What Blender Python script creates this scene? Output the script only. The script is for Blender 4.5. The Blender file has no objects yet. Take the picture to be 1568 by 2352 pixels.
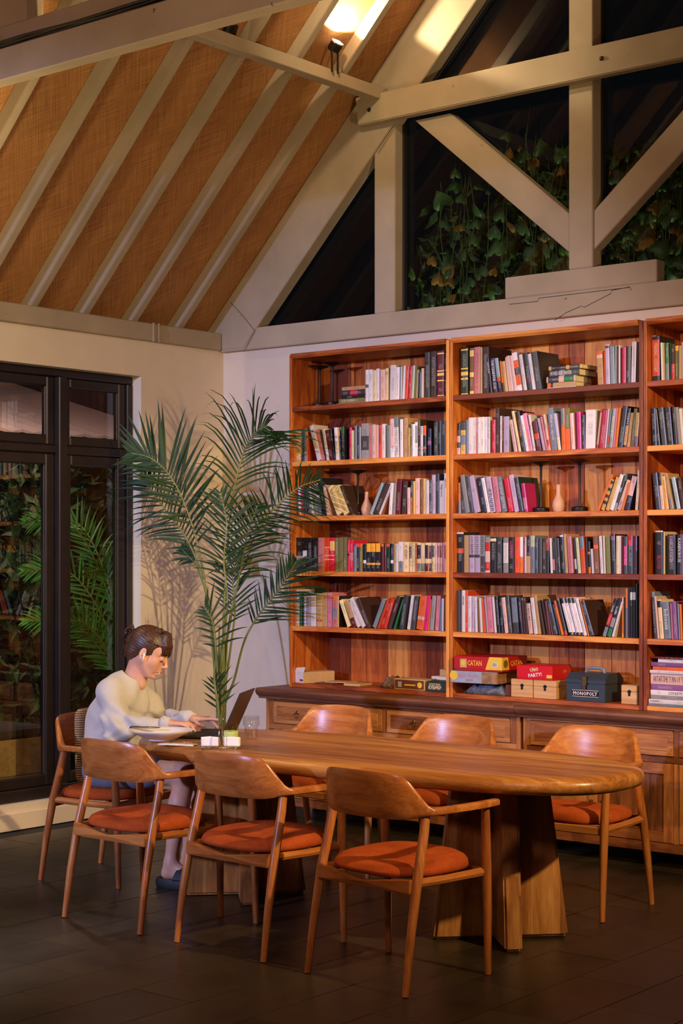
import bpy, bmesh, math, random
import numpy as np
from mathutils import Vector, Matrix, Euler
random.seed(7)
SC = bpy.context.scene
COL = SC.collection

# ---------------------------------------------------------------- camera
CAM = (7.5427, -8.0444, 1.6)
YAW = math.radians(50.888)          # optical axis turned from -X towards +Y
FPX = 3832.6                        # focal length for a 1568 px wide frame
FW = (-math.cos(YAW), math.sin(YAW)); RT = (math.sin(YAW), math.cos(YAW))
cam = bpy.data.cameras.new('camera'); cam.sensor_fit = 'VERTICAL'; cam.sensor_height = 36.0
cam.lens = FPX/2352*36.0; cam.shift_y = 94/2352.0; cam.clip_start = 0.05; cam.clip_end = 200
camo = bpy.data.objects.new('camera', cam); COL.objects.link(camo)
camo.location = CAM
camo.rotation_euler = (math.pi/2, 0, math.atan2(FW[1], FW[0]) - math.pi/2)
SC.camera = camo

# ---------------------------------------------------------------- world, lamps, exposure
w = bpy.data.worlds.new('world'); SC.world = w; w.use_nodes = True
w.node_tree.nodes['Background'].inputs[0].default_value = (0.05, 0.055, 0.08, 1)
w.node_tree.nodes['Background'].inputs[1].default_value = 0.06
SC.view_settings.view_transform = 'Standard'; SC.view_settings.look = 'None'
SC.view_settings.gamma = 1.0; SC.view_settings.use_curve_mapping = False
SC.view_settings.exposure = 0.14

def lamp(name, kind, loc, power, color, target=None, size=0.1, spot=60, blend=0.5):
    l = bpy.data.lights.new(name, kind); l.energy = power; l.color = color
    if kind == 'AREA': l.shape = 'DISK'; l.size = size
    else: l.shadow_soft_size = size
    if kind == 'SPOT': l.spot_size = math.radians(spot); l.spot_blend = blend
    o = bpy.data.objects.new(name, l); COL.objects.link(o); o.location = loc
    if target: o.rotation_euler = (Vector(target)-Vector(loc)).to_track_quat('-Z', 'Y').to_euler()
    return o
WARM = (1.0, 0.72, 0.36); WARM2 = (1.0, 0.68, 0.32); COOL = (0.42, 0.50, 1.0); ROSE = (1.0, 0.58, 0.55)
# the cafe's lamps: warm spots on the far side of the room and the roof, one cool-white lamp behind the camera's left; the fills among them are added
lamp('warm_spot', 'SPOT', (7.5, -3.1, 3.2), 820, WARM, (.3, -1.5, 1.9), 0.05, 76, 0.6)
lamp('ceiling_fill', 'SPOT', (6.6, -3.4, 1.9), 330, (1, .74, .40), (.5, -1.6, 3.5), .06, 62, .8)  # added fill from below for the straw ceiling and left wall
lamp('warm_spot', 'SPOT', (5.0, -3.3, 4.3), 80, WARM2, (3.0, -1.8, 0.7), 0.05, 85, 0.6)
lamp('cool_lamp', 'SPOT', (1.6, -13.5, 3.3), 3700, COOL, (1.4, -0.5, 1.25), 0.14, 26, 0.7)
lamp('shelf_spot', 'SPOT', (3.4, -6.2, 3.0), 370, (1.0, .64, .32), (2.95, 0, 1.20), 0.06, 42, 0.6)
lamp('warm_spot', 'SPOT', (6.6, -1.9, 3.3), 310, WARM, (1.65, -2.35, .95), 0.03, 16, 0.3)
lamp('wall_fill', 'POINT', (1.0, -3.4, 2.9), 34, (1, .80, .42), None, .08)  # added point fill brightening the upper left wall, no fitting
lamp('gable_spot', 'SPOT', (2.1, -1.7, 4.8), 50, (1.0, .76, .44), (1.75, 0, 4.15), 0.05, 95, 0.9)
lamp('rose_fill', 'AREA', (5.4, -7.6, 3.1), 46, ROSE, (1.8, 0, 3.0), 0.5)  # added rosy fill tinting the truss and back wall
lamp('room_fill', 'AREA', (5.0, -6.0, 4.2), 22, WARM2, (2.4, -1.5, 0.9), 1.6)  # broad added fill standing in for ambient room light
lamp('garden_fill', 'SPOT', (1.2, 0.45, 0.7), 170, (0.75, 0.85, 0.5), (2.3, 1.35, 3.9), 0.1, 95, 0.6)  # added fill so the vines show behind the gable glass
lamp('garden_fill', 'SPOT', (-0.5, -2.6, 1.6), 45, (0.8, 1.0, 0.55), (-1.1, -0.5, 1.2), 0.1, 80, 0.6)  # added fill so the palm and bushes show through the window

# ---------------------------------------------------------------- helpers
def px_on_y(px, py, y):
    "world point at plane y seen at photo pixel (px, py): how the shelf contents were measured"
    u = (px-784.)/FPX; v = (1270.-py)/FPX
    d = (FW[0]+u*RT[0], FW[1]+u*RT[1], v); t = (y-CAM[1])/d[1]
    return CAM[0]+t*d[0], CAM[2]+t*d[2]

def tag(o, label=None, cat=None, group=None, kind=None):
    if label: o['label'] = label
    if cat: o['category'] = cat
    if group: o['group'] = group
    if kind: o['kind'] = kind
    return o

def empty(name, loc=(0, 0, 0), rz=0, label=None, cat=None, group=None, kind=None, parent=None):
    o = bpy.data.objects.new(name, None); COL.objects.link(o); o.location = loc
    o.rotation_euler = (0, 0, rz); o.empty_display_size = 0.1
    if parent: o.parent = parent
    return tag(o, label, cat, group, kind)

class MB:
    "collects verts and faces, builds ONE mesh object"
    def __init__(s): s.v = []; s.f = []; s.m = []
    def add(s, vs, fs, mi=0, M=None):
        b = len(s.v)
        if M is not None: vs = [tuple(M @ Vector(p)) for p in vs]
        s.v += [tuple(p) for p in vs]; s.f += [tuple(i+b for i in f) for f in fs]
        s.m += [mi]*len(fs) if isinstance(mi, int) else list(mi)
        return s
    def box(s, x0, x1, y0, y1, z0, z1, mi=0, M=None):
        vs = [(x0,y0,z0),(x1,y0,z0),(x1,y1,z0),(x0,y1,z0),(x0,y0,z1),(x1,y0,z1),(x1,y1,z1),(x0,y1,z1)]
        return s.add(vs, [(0,3,2,1),(4,5,6,7),(0,1,5,4),(1,2,6,5),(2,3,7,6),(3,0,4,7)], mi, M)
    def cbox(s, x0, x1, y0, y1, z0, z1, c=0.004, mi=0, M=None):
        "box with chamfered edges"
        bm = bmesh.new(); bmesh.ops.create_cube(bm, size=1)
        for v in bm.verts: v.co = Vector(((x0+x1)/2+v.co.x*(x1-x0), (y0+y1)/2+v.co.y*(y1-y0), (z0+z1)/2+v.co.z*(z1-z0)))
        bmesh.ops.bevel(bm, geom=list(bm.edges), offset=c, segments=1, affect='EDGES', clamp_overlap=True)
        bm.verts.index_update()
        s.add([v.co[:] for v in bm.verts], [[v.index for v in f.verts] for f in bm.faces], mi, M); bm.free()
        return s
    def loft(s, rings, mi=0, M=None, cap=True, closed=True):
        n = len(rings[0]); vs = [p for r in rings for p in r]; fs = []
        for i in range(len(rings)-1):
            for j in range(n if closed else n-1):
                k = (j+1) % n
                fs.append((i*n+j, i*n+k, (i+1)*n+k, (i+1)*n+j))
        if cap and closed:
            fs.append(tuple(range(n))[::-1]); fs.append(tuple((len(rings)-1)*n+j for j in range(n)))
        return s.add(vs, fs, mi, M)
    def tube(s, pts, rad, n=8, mi=0, M=None, flat=1.0, up=None):
        P = [Vector(p) for p in pts]; R = rad if hasattr(rad, '__len__') else [rad]*len(P)
        rings = []; prev = None
        for i, p in enumerate(P):
            t = (P[min(i+1, len(P)-1)]-P[max(i-1, 0)]).normalized()
            if prev is None:
                a = Vector(up) if up else (Vector((0,0,1)) if abs(t.z) < 0.9 else Vector((0,1,0)))
            else: a = prev
            b = t.cross(a).normalized(); a = b.cross(t).normalized(); prev = a
            rings.append([tuple(p + (b*math.cos(2*math.pi*j/n) + a*flat*math.sin(2*math.pi*j/n))*R[i]) for j in range(n)])
        return s.loft(rings, mi, M)
    def lathe(s, prof, n=20, mi=0, M=None, c=(0,0,0), ang0=0):
        rings = [[(c[0]+r*math.cos(ang0+2*math.pi*j/n), c[1]+r*math.sin(ang0+2*math.pi*j/n), c[2]+z) for j in range(n)] for r, z in prof]
        return s.loft(rings, mi, M)
    def prism(s, poly, y0, y1, mi=0, M=None):
        "poly in xz, extruded along y"
        n = len(poly); vs = [(x, y0, z) for x, z in poly]+[(x, y1, z) for x, z in poly]
        fs = [tuple(range(n)), tuple(range(n, 2*n))[::-1]]+[(j, j+n, (j+1) % n+n, (j+1) % n) for j in range(n)]
        return s.add(vs, fs, mi, M)
    def build(s, name, mats, parent=None, smooth=False, loc=None, rot=None, bevel=0, fix=True):
        me = bpy.data.meshes.new(name); me.from_pydata(s.v, [], s.f)
        for m in (mats if isinstance(mats, (list, tuple)) else [mats]): me.materials.append(m)
        if any(s.m): me.polygons.foreach_set('material_index', s.m)
        if fix:
            bm = bmesh.new(); bm.from_mesh(me)
            if bevel:
                bmesh.ops.bevel(bm, geom=[e for e in bm.edges if len(e.link_faces) == 2 and e.calc_face_angle(0) > 0.6], offset=bevel, segments=2, affect='EDGES', clamp_overlap=True)
            bmesh.ops.recalc_face_normals(bm, faces=bm.faces); bm.to_mesh(me); bm.free()
        if smooth:
            me.polygons.foreach_set('use_smooth', [True]*len(me.polygons))
            if smooth != 'all': me.set_sharp_from_angle(angle=math.radians(38))
        me.update()
        o = bpy.data.objects.new(name, me); COL.objects.link(o)
        if parent: o.parent = parent
        if loc: o.location = loc
        if rot: o.rotation_euler = rot
        return o

def copy_tree(o, parent=None):
    c = o.copy(); COL.objects.link(c); c.parent = parent
    for ch in [q for q in bpy.data.objects if q.parent == o]: copy_tree(ch, c)
    return c

# ---------------------------------------------------------------- materials
def newmat(name):
    m = bpy.data.materials.new(name); m.use_nodes = True
    nt = m.node_tree; b = nt.nodes['Principled BSDF']
    return m, nt, b
def lin(c):
    "sRGB 0-255 to linear"
    return tuple((x/255/12.92 if x/255 <= 0.04045 else ((x/255+0.055)/1.055)**2.4) for x in c)+(1,)
def N(nt, t, **k):
    n = nt.nodes.new(t)
    for a, v in k.items():
        if a.startswith('_'): setattr(n, a[1:], v)
        else: n.inputs[a.replace('__', ' ')].default_value = v
    return n
def ramp(nt, src, stops):
    r = nt.nodes.new('ShaderNodeValToRGB'); e = r.color_ramp.elements
    while len(e) < len(stops): e.new(0.5)
    for i, (p, c) in enumerate(stops): e[i].position = p; e[i].color = c
    nt.links.new(src, r.inputs[0]); return r
def plain(name, col, rough=0.5, metal=0.0, noise=0.06, scale=30, bump=0.0, **kw):
    "a flat colour with slight procedural mottling"
    m, nt, b = newmat(name); c = lin(col) if max(col) > 1 else tuple(col)+(1,)
    tc = N(nt, 'ShaderNodeTexCoord'); nz = N(nt, 'ShaderNodeTexNoise', Scale=scale, Detail=3.0)
    nt.links.new(tc.outputs['Object'], nz.inputs['Vector'])
    r = ramp(nt, nz.outputs['Fac'], [(0.3, tuple(x*(1-noise) for x in c[:3])+(1,)), (0.7, tuple(min(1, x*(1+noise)) for x in c[:3])+(1,))])
    nt.links.new(r.outputs[0], b.inputs['Base Color'])
    b.inputs['Roughness'].default_value = rough; b.inputs['Metallic'].default_value = metal
    if bump:
        bp = N(nt, 'ShaderNodeBump', Strength=bump, Distance=0.002); nt.links.new(nz.outputs['Fac'], bp.inputs['Height']); nt.links.new(bp.outputs[0], b.inputs['Normal'])
    for k, v in kw.items(): b.inputs[k.replace('__', ' ')].default_value = v
    return m
def wood(name, axis, c1, c2, c3, rough=0.38, rand=0.35, knots=True, strips=0.0, sc=1.0):
    "oiled teak: long grain along one object axis, tone shifted per object"
    m, nt, b = newmat(name)
    tc = N(nt, 'ShaderNodeTexCoord'); oi = N(nt, 'ShaderNodeObjectInfo')
    mp = N(nt, 'ShaderNodeMapping'); s = [9*sc, 9*sc, 9*sc]; s['xyz'.index(axis)] = 0.9*sc; mp.inputs['Scale'].default_value = s
    mul = N(nt, 'ShaderNodeMath', _operation='MULTIPLY'); mul.inputs[1].default_value = 37.0
    nt.links.new(oi.outputs['Random'], mul.inputs[0])
    cmb = N(nt, 'ShaderNodeCombineXYZ')
    for i in range(3): nt.links.new(mul.outputs[0], cmb.inputs[i])
    nt.links.new(cmb.outputs[0], mp.inputs['Location']); nt.links.new(tc.outputs['Object'], mp.inputs['Vector'])
    n1 = N(nt, 'ShaderNodeTexNoise', Scale=1.6, Detail=5.0, Roughness=0.6, Distortion=1.2)
    n2 = N(nt, 'ShaderNodeTexNoise', Scale=14.0, Detail=2.0)
    nt.links.new(mp.outputs[0], n1.inputs['Vector']); nt.links.new(mp.outputs[0], n2.inputs['Vector'])
    a = N(nt, 'ShaderNodeMath', _operation='MULTIPLY_ADD'); a.inputs[1].default_value = 0.28; nt.links.new(n2.outputs['Fac'], a.inputs[0]); nt.links.new(n1.outputs['Fac'], a.inputs[2])
    sub = N(nt, 'ShaderNodeMath', _operation='MULTIPLY_ADD'); sub.inputs[1].default_value = rand; nt.links.new(oi.outputs['Random'], sub.inputs[0])
    s2 = N(nt, 'ShaderNodeMath', _operation='SUBTRACT'); nt.links.new(a.outputs[0], s2.inputs[0]); s2.inputs[1].default_value = 0.14+rand/2
    nt.links.new(s2.outputs[0], sub.inputs[2])
    src = sub.outputs[0]
    if strips:
        # glued staves: tone steps across the board
        sx = N(nt, 'ShaderNodeSeparateXYZ'); nt.links.new(tc.outputs['Object'], sx.inputs[0])
        dv = N(nt, 'ShaderNodeMath', _operation='DIVIDE'); dv.inputs[1].default_value = strips
        nt.links.new(sx.outputs['XYZ'.index({'x':'Y','y':'X','z':'X'}[axis])], dv.inputs[0])
        fl = N(nt, 'ShaderNodeMath', _operation='FLOOR'); nt.links.new(dv.outputs[0], fl.inputs[0])
        wn = N(nt, 'ShaderNodeTexWhiteNoise', _noise_dimensions='1D'); nt.links.new(fl.outputs[0], wn.inputs['W'])
        ma = N(nt, 'ShaderNodeMath', _operation='MULTIPLY_ADD'); ma.inputs[1].default_value = 0.26; nt.links.new(wn.outputs['Value'], ma.inputs[0])
        sb = N(nt, 'ShaderNodeMath', _operation='SUBTRACT'); nt.links.new(src, sb.inputs[0]); sb.inputs[1].default_value = 0.13
        nt.links.new(sb.outputs[0], ma.inputs[2]); src = ma.outputs[0]
    r = ramp(nt, src, [(0.22, lin(c1)), (0.5, lin(c2)), (0.78, lin(c3))])
    nt.links.new(r.outputs[0], b.inputs['Base Color'])
    b.inputs['Roughness'].default_value = rough
    bp = N(nt, 'ShaderNodeBump', Strength=0.12, Distance=0.002); nt.links.new(n2.outputs['Fac'], bp.inputs['Height']); nt.links.new(bp.outputs[0], b.inputs['Normal'])
    return m
M = {}
T1, T2, T3 = (104, 48, 22), (168, 92, 44), (214, 146, 78)
for ax in 'xyz':
    M['case_'+ax] = wood('bookcase_teak_'+ax, ax, (112, 44, 13), (184, 92, 32), (230, 156, 72), 0.42, 0.72)
    M['cab_'+ax] = wood('cabinet_teak_'+ax, ax, (86, 44, 22), (142, 82, 42), (188, 124, 68), 0.42, 0.5)
    M['chair_'+ax] = wood('chair_teak_'+ax, ax, (118, 62, 26), (170, 98, 44), (200, 130, 66), 0.3, 0.25)
M['counter'] = wood('counter_dark_teak', 'x', (76, 42, 30), (118, 70, 50), (148, 98, 70), 0.45, 0.1)
M['table_x'] = wood('table_top_teak', 'x', (112, 64, 24), (164, 102, 44), (202, 142, 70), 0.33, 0.1, strips=0.083)
M['table_z'] = wood('table_base_teak', 'z', (116, 66, 28), (164, 104, 50), (196, 140, 76), 0.36, 0.25, strips=0.062)
M['plaster'] = plain('cream_plaster', (226, 208, 182), 0.85, 0, 0.03, 6, 0.15)
M['black_frame'] = plain('black_painted_wood', (34, 26, 24), 0.35, 0, 0.2, 12, 0.05)
M['black_metal'] = plain('black_metal', (26, 23, 22), 0.4, 0.3)
M['chrome'] = plain('chrome', (200, 196, 190), 0.12, 1.0)
M['brass'] = plain('aged_brass', (110, 84, 48), 0.35, 0.9)
M['paper'] = plain('page_paper', (216, 198, 160), 0.9, 0, 0.12, 300)
M['white'] = plain('white_ceramic', (232, 228, 224), 0.25, 0, 0.01)
M['napkin'] = plain('white_paper_napkin', (238, 234, 228), 0.9, 0, 0.02)
def mat_paint():
    m, nt, b = newmat('cream_painted_timber')
    tc = N(nt, 'ShaderNodeTexCoord'); n1 = N(nt, 'ShaderNodeTexNoise', Scale=3.0, Detail=4.0); n2 = N(nt, 'ShaderNodeTexNoise', Scale=16.0, Detail=5.0, Roughness=0.7)
    nt.links.new(tc.outputs['Object'], n1.inputs['Vector']); nt.links.new(tc.outputs['Object'], n2.inputs['Vector'])
    r = ramp(nt, n1.outputs['Fac'], [(0.3, lin((160, 144, 120))), (0.7, lin((178, 161, 136)))])
    chip = ramp(nt, n2.outputs['Fac'], [(0.69, (0, 0, 0, 1)), (0.71, (1, 1, 1, 1))])
    mx = N(nt, 'ShaderNodeMixRGB'); nt.links.new(chip.outputs[0], mx.inputs[0]); nt.links.new(r.outputs[0], mx.inputs[1]); mx.inputs[2].default_value = lin((96, 74, 56))
    nt.links.new(mx.outputs[0], b.inputs['Base Color']); b.inputs['Roughness'].default_value = 0.78; b.inputs['Specular IOR Level'].default_value = 0.3
    bp = N(nt, 'ShaderNodeBump', Strength=0.15, Distance=0.003); nt.links.new(n2.outputs['Fac'], bp.inputs['Height']); nt.links.new(bp.outputs[0], b.inputs['Normal'])
    return m
M['paint'] = mat_paint()
def mat_straw():
    "woven straw matting: two crossed thread directions, at 45 degrees to the rafters"
    m, nt, b = newmat('woven_straw_matting'); tc = N(nt, 'ShaderNodeTexCoord'); outs = []
    for rot in (0.55, -0.95):
        mp = N(nt, 'ShaderNodeMapping'); mp.inputs['Rotation'].default_value = (0, 0.0, rot); 
        nt.links.new(tc.outputs['UV'], mp.inputs['Vector'])
        m2 = N(nt, 'ShaderNodeMapping'); m2.inputs['Scale'].default_value = (3.0, 130, 1); nt.links.new(mp.outputs[0], m2.inputs['Vector'])
        nz = N(nt, 'ShaderNodeTexNoise', Scale=1.0, Detail=3.0, Roughness=0.7); nt.links.new(m2.outputs[0], nz.inputs['Vector']); outs.append(nz.outputs['Fac'])
    ad = N(nt, 'ShaderNodeMath', _operation='ADD'); nt.links.new(outs[0], ad.inputs[0]); nt.links.new(outs[1], ad.inputs[1])
    big = N(nt, 'ShaderNodeTexNoise', Scale=2.5, Detail=2.0); nt.links.new(tc.outputs['UV'], big.inputs['Vector'])
    ad2 = N(nt, 'ShaderNodeMath', _operation='MULTIPLY_ADD'); nt.links.new(big.outputs['Fac'], ad2.inputs[0]); ad2.inputs[1].default_value = 0.35; nt.links.new(ad.outputs[0], ad2.inputs[2])
    r = ramp(nt, ad2.outputs[0], [(0.0, lin((124, 74, 36))), (1.0, lin((196, 142, 84)))])
    mr = N(nt, 'ShaderNodeMapRange'); mr.inputs[1].default_value = 0.78; mr.inputs[2].default_value = 1.55
    nt.links.new(ad2.outputs[0], mr.inputs[0]); nt.links.new(mr.outputs[0], r.inputs[0])
    nt.links.new(r.outputs[0], b.inputs['Base Color']); b.inputs['Roughness'].default_value = 0.85
    bp = N(nt, 'ShaderNodeBump', Strength=0.3, Distance=0.002); nt.links.new(ad.outputs[0], bp.inputs['Height']); nt.links.new(bp.outputs[0], b.inputs['Normal'])
    return m
M['straw'] = mat_straw()
def mat_tile():
    m, nt, b = newmat('dark_stone_tile'); tc = N(nt, 'ShaderNodeTexCoord'); oi = N(nt, 'ShaderNodeObjectInfo')
    mp = N(nt, 'ShaderNodeVectorMath', _operation='ADD'); nt.links.new(tc.outputs['Object'], mp.inputs[0]); nt.links.new(oi.outputs['Location'], mp.inputs[1])
    nz = N(nt, 'ShaderNodeTexNoise', Scale=3.2, Detail=6.0, Roughness=0.6, Distortion=0.6); nt.links.new(mp.outputs[0], nz.inputs['Vector'])
    ma = N(nt, 'ShaderNodeMath', _operation='MULTIPLY_ADD'); nt.links.new(oi.outputs['Random'], ma.inputs[0]); ma.inputs[1].default_value = 0.34; nt.links.new(nz.outputs['Fac'], ma.inputs[2])
    r = ramp(nt, ma.outputs[0], [(0.35, lin((33, 26, 18))), (0.95, lin((60, 48, 34)))])
    nt.links.new(r.outputs[0], b.inputs['Base Color'])
    rr = N(nt, 'ShaderNodeMapRange'); rr.inputs[3].default_value = 0.26; rr.inputs[4].default_value = 0.5; nt.links.new(nz.outputs['Fac'], rr.inputs[0]); nt.links.new(rr.outputs[0], b.inputs['Roughness'])
    b.inputs['Specular IOR Level'].default_value = 0.4
    return m
M['tile'] = mat_tile()
M['grout'] = plain('dark_grout', (30, 25, 20), 0.8)
def mat_fabric(name, c1, c2, sc=420):
    m, nt, b = newmat(name); tc = N(nt, 'ShaderNodeTexCoord')
    w1 = N(nt, 'ShaderNodeTexWave', Scale=sc/6.3, Distortion=1.5, Detail=1.0); w1.bands_direction = 'DIAGONAL'
    nz = N(nt, 'ShaderNodeTexNoise', Scale=11.0, Detail=5.0, Roughness=0.65)
    nt.links.new(tc.outputs['Object'], w1.inputs['Vector']); nt.links.new(tc.outputs['Object'], nz.inputs['Vector'])
    mu = N(nt, 'ShaderNodeMath', _operation='MULTIPLY_ADD'); mu.inputs[1].default_value = 0.25; nt.links.new(w1.outputs['Fac'], mu.inputs[0]); nt.links.new(nz.outputs['Fac'], mu.inputs[2])
    r = ramp(nt, mu.outputs[0], [(0.35, lin(c1)), (0.85, lin(c2))]); nt.links.new(r.outputs[0], b.inputs['Base Color'])
    b.inputs['Roughness'].default_value = 0.9; b.inputs['Specular IOR Level'].default_value = 0.15
    b.inputs['Sheen Weight'].default_value = 0.0; b.inputs['Sheen Roughness'].default_value = 0.5
    bp = N(nt, 'ShaderNodeBump', Strength=0.35, Distance=0.0015); nt.links.new(w1.outputs['Fac'], bp.inputs['Height']); nt.links.new(bp.outputs[0], b.inputs['Normal'])
    return m
M['rust'] = mat_fabric('rust_orange_upholstery', (148, 60, 22), (190, 86, 34))
def mat_glass(name, tint=(0.93, 0.95, 0.93), rough=0.0, ior=1.4):
    m, nt, b = newmat(name); nt.nodes.remove(b); out = nt.nodes['Material Output']
    tr = N(nt, 'ShaderNodeBsdfTransparent', Color=tint+(1,)); gl = N(nt, 'ShaderNodeBsdfGlossy', Roughness=rough, Color=(1, 1, 1, 1))
    fr = N(nt, 'ShaderNodeFresnel', IOR=ior); mx = N(nt, 'ShaderNodeMixShader'); ge = N(nt, 'ShaderNodeNewGeometry')
    fb_ = N(nt, 'ShaderNodeMath', _operation='MULTIPLY_ADD'); fb_.inputs[1].default_value = -1; fb_.inputs[2].default_value = 1; nt.links.new(ge.outputs['Backfacing'], fb_.inputs[0])
    fm = N(nt, 'ShaderNodeMath', _operation='MULTIPLY'); nt.links.new(fr.outputs[0], fm.inputs[0]); nt.links.new(fb_.outputs[0], fm.inputs[1]); nt.links.new(fm.outputs[0], mx.inputs[0]); nt.links.new(tr.outputs[0], mx.inputs[1]); nt.links.new(gl.outputs[0], mx.inputs[2]); nt.links.new(mx.outputs[0], out.inputs[0])
    return m
M['pane'] = mat_glass('window_pane', (0.85, 0.88, 0.84), ior=1.9)
M['pane_dark'] = mat_glass('gable_pane', (0.72, 0.76, 0.72))
M['tumbler'] = mat_glass('clear_tumbler_glass', (0.97, 0.96, 0.95), 0.02, 1.9)

# ================================================================ THE SETTING
# ---- floor: dark stone tiles 0.285 x 0.59 in running bond
fl = MB().box(-0.15, 9.0, -9.0, 0.15, -0.12, -0.006).build('floor', M['grout']); tag(fl, kind='structure')
TW, TL = 0.2925, 0.592
tile_me = MB().cbox(-TW/2+.0015, TW/2-.0015, -TL/2+.0015, TL/2-.0015, -0.03, 0, 0.0012).build('tile', M['tile'], fl)
first = True; far_tiles = MB(); rt = random.Random(3); ntile = 0
for i in range(-3, 20):
    for j in range(-10, 7):
        cx = 3.675+TW*(i-9)+TW/2; cy = -3.475+TL*j+TL/2-(0.295 if i % 2 else 0)
        if cy < -6.6 or cy > 0.1 or cx < -0.1: continue
        ok = False
        for dx in (-.15, 0, .15):
            for dy in (-.3, 0, .3):
                X, Y = cx+dx-CAM[0], cy+dy-CAM[1]; dep = X*FW[0]+Y*FW[1]
                if dep > 0.5:
                    u = 784+FPX*(X*RT[0]+Y*RT[1])/dep; v = 1270+FPX*1.6/dep
                    if -60 < u < 1630 and v < 2420: ok = True
        if ok and ntile < 298:
            o = tile_me if first else tile_me.copy()
            if not first: COL.objects.link(o)
            first = False; ntile += 1; o.location = (cx, cy, rt.uniform(-.0006, .0006))
        else:
            far_tiles.box(cx-TW/2+.0015, cx+TW/2-.0015, cy-TL/2+.0015, cy+TL/2-.0015, -0.03, 0)
o = far_tiles.build('tiles', M['tile'], fl); tag(o, kind='stuff')

# ---- walls
wl = MB()
wl.box(-0.16, 0, -9, -3.7, 0, 2.93).box(-0.16, 0, -0.75, 0.15, 0, 2.93).box(-0.16, 0, -3.7, -0.75, 2.703, 2.93).box(-0.16, 0, -3.7, -0.75, 0, 0.143)
tag(wl.build('wall_left', M['plaster']), kind='structure')
tag(MB().box(-0.16, 5.7, 0.0, 0.15, 0, 2.93).build('wall_back', M['plaster']), kind='structure')
tag(MB().cbox(0.0, 0.02, -9, 0.0, 0, 0.10, .003).build('baseboard_left', M['plaster']), kind='structure')

# ---- window in the left wall
win = empty('window_1', (-0.115, -3.7, 0.143), 0, kind='structure')
def W1(y0, y1, z0, z1, x0=-.03, x1=.03, name='frame_rail', c=.006):
    return MB().cbox(x0, x1, y0+3.7, y1+3.7, z0-.143, z1-.143, c).build(name, M['black_frame'], win)
W1(-3.7, -0.752, 2.655, 2.70, -.035, .045); W1(-3.7, -0.752, 0.147, 0.215, -.035, .05); W1(-0.80, -0.752, .215, 2.655, -.035, .045, 'frame_stile')
W1(-3.7, -0.80, 2.195, 2.245, -.035, .045, 'transom_bar')
ys = [-3.70, -2.78, -1.350, -0.80]
for k, y in enumerate(ys[1:3]): W1(y-.032, y+.032, .215, 2.655, -.04, .075, 'mullion')
def sash(y0, y1, z0, z1, st=.062, nm='sash'):
    e = empty(nm, (0, 0, 0), parent=win)
    for a in ((y0, y0+st, z0, z1), (y1-st, y1, z0, z1)):
        MB().cbox(-.022, .03, a[0]+3.7, a[1]+3.7, a[2]-.143, a[3]-.143, .007).build('stile', M['black_frame'], e)
    for a in ((y0+st, y1-st, z0, z0+st), (y0+st, y1-st, z1-st, z1)):
        MB().cbox(-.022, .03, a[0]+3.7, a[1]+3.7, a[2]-.143, a[3]-.143, .007).build('rail', M['black_frame'], e)
    for a in (y0+st, y1-st):
        MB().cbox(.010, .016, a-.004+3.7, a+.004+3.7, z0+st-.143, z1-st-.143, .0015).build('glazing_bead', plain_bead, e)
    MB().box(-.004, 0, y0+st-.008+3.7, y1-st+.008+3.7, z0+st-.008-.143, z1-st+.008-.143).build('pane', M['pane'], e)
plain_bead = plain('glazing_bead', (70, 60, 54), 0.25)
for a, b2 in ((-3.70, -2.812), (-2.748, -1.382), (-1.318, -0.80)):
    sash(a, b2, 2.245, 2.655, .060); sash(a, b2, .215, 2.195, .068)

# ---- gable truss against the back wall, glazed between its timbers
S = 1.0246
def inn(x): return 3.055+S*(x-.353)
tr = empty('trim_1', (0, 0, 2.9), kind='structure')
def T(poly, y0, y1, name, bev=.004):
    return MB().prism([(x, z-2.9) for x, z in poly], y0, y1).build(name, M['paint'], tr, bevel=bev)
mir = lambda P: [(5.51-x, z) for x, z in P][::-1]
T([(.02, 2.915), (5.49, 2.915), (5.49, 3.052), (.02, 3.052)], -.055, .03, 'bottom_chord')
T([(2.254, 3.052), (3.222, 3.052), (3.222, 3.172), (2.254, 3.172)], -.060, .03, 'packing_block')
def seam(px, y=-.0555, r_=.0016, name='joint_line'):
    pts = [px_on_y(a, b, y) for a, b in px]
    return MB().tube([(x, y, z-2.9) for x, z in pts], r_, 4).build(name, seam_m, tr)
seam_m = plain('dark_joint_seam', (40, 30, 26), .9)  # dark tubes for cracks and joints in the timbers
seam([(1273, 736), (1300, 718), (1334, 703), (1341, 706), (1372, 690), (1403, 674), (1404, 667), (1446, 659), (1449, 667)], name='crack')
seam([(1169, 699), (1235, 692), (1237, 685), (1320, 675), (1446, 660)]); seam([(529, 694), (558, 726), (585, 760)], -.0635); seam([(585, 760), (560, 806)], -.0635)
seam([(868, 352), (884, 325), (905, 292)], -.0635)
pr = [(-.10, inn(-.10)+.46), (-.10, 2.93), (.232, 2.93), (2.755, inn(2.755)), (2.755, inn(2.755)+.46)]
T(pr, -.062, .03, 'principal_rafter'); T(mir(pr), -.062, .03, 'principal_rafter')
st = [(1.300, 3.052), (1.458, 3.052), (1.458, inn(1.458)-.002), (1.300, inn(1.300)-.002)]
T(st, -.050, .03, 'strut'); T(mir(st), -.050, .03, 'strut')
T([(2.680, 3.172), (2.832, 3.172), (2.832, inn(2.68)+.2), (2.755, inn(2.755)), (2.680, inn(2.68))], -.066, .03, 'king_post')
br = [(2.679, 3.267), (2.679, 3.481), (1.866, 4.178), (1.607, 4.178)]
T(br, -.052, .03, 'brace'); T(mir(br), -.052, .03, 'brace')
T([(1.236, 4.192), (4.274, 4.192), (4.292, 4.362), (1.218, 4.362)], -.135, -.068, 'collar_beam', .006)
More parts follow.
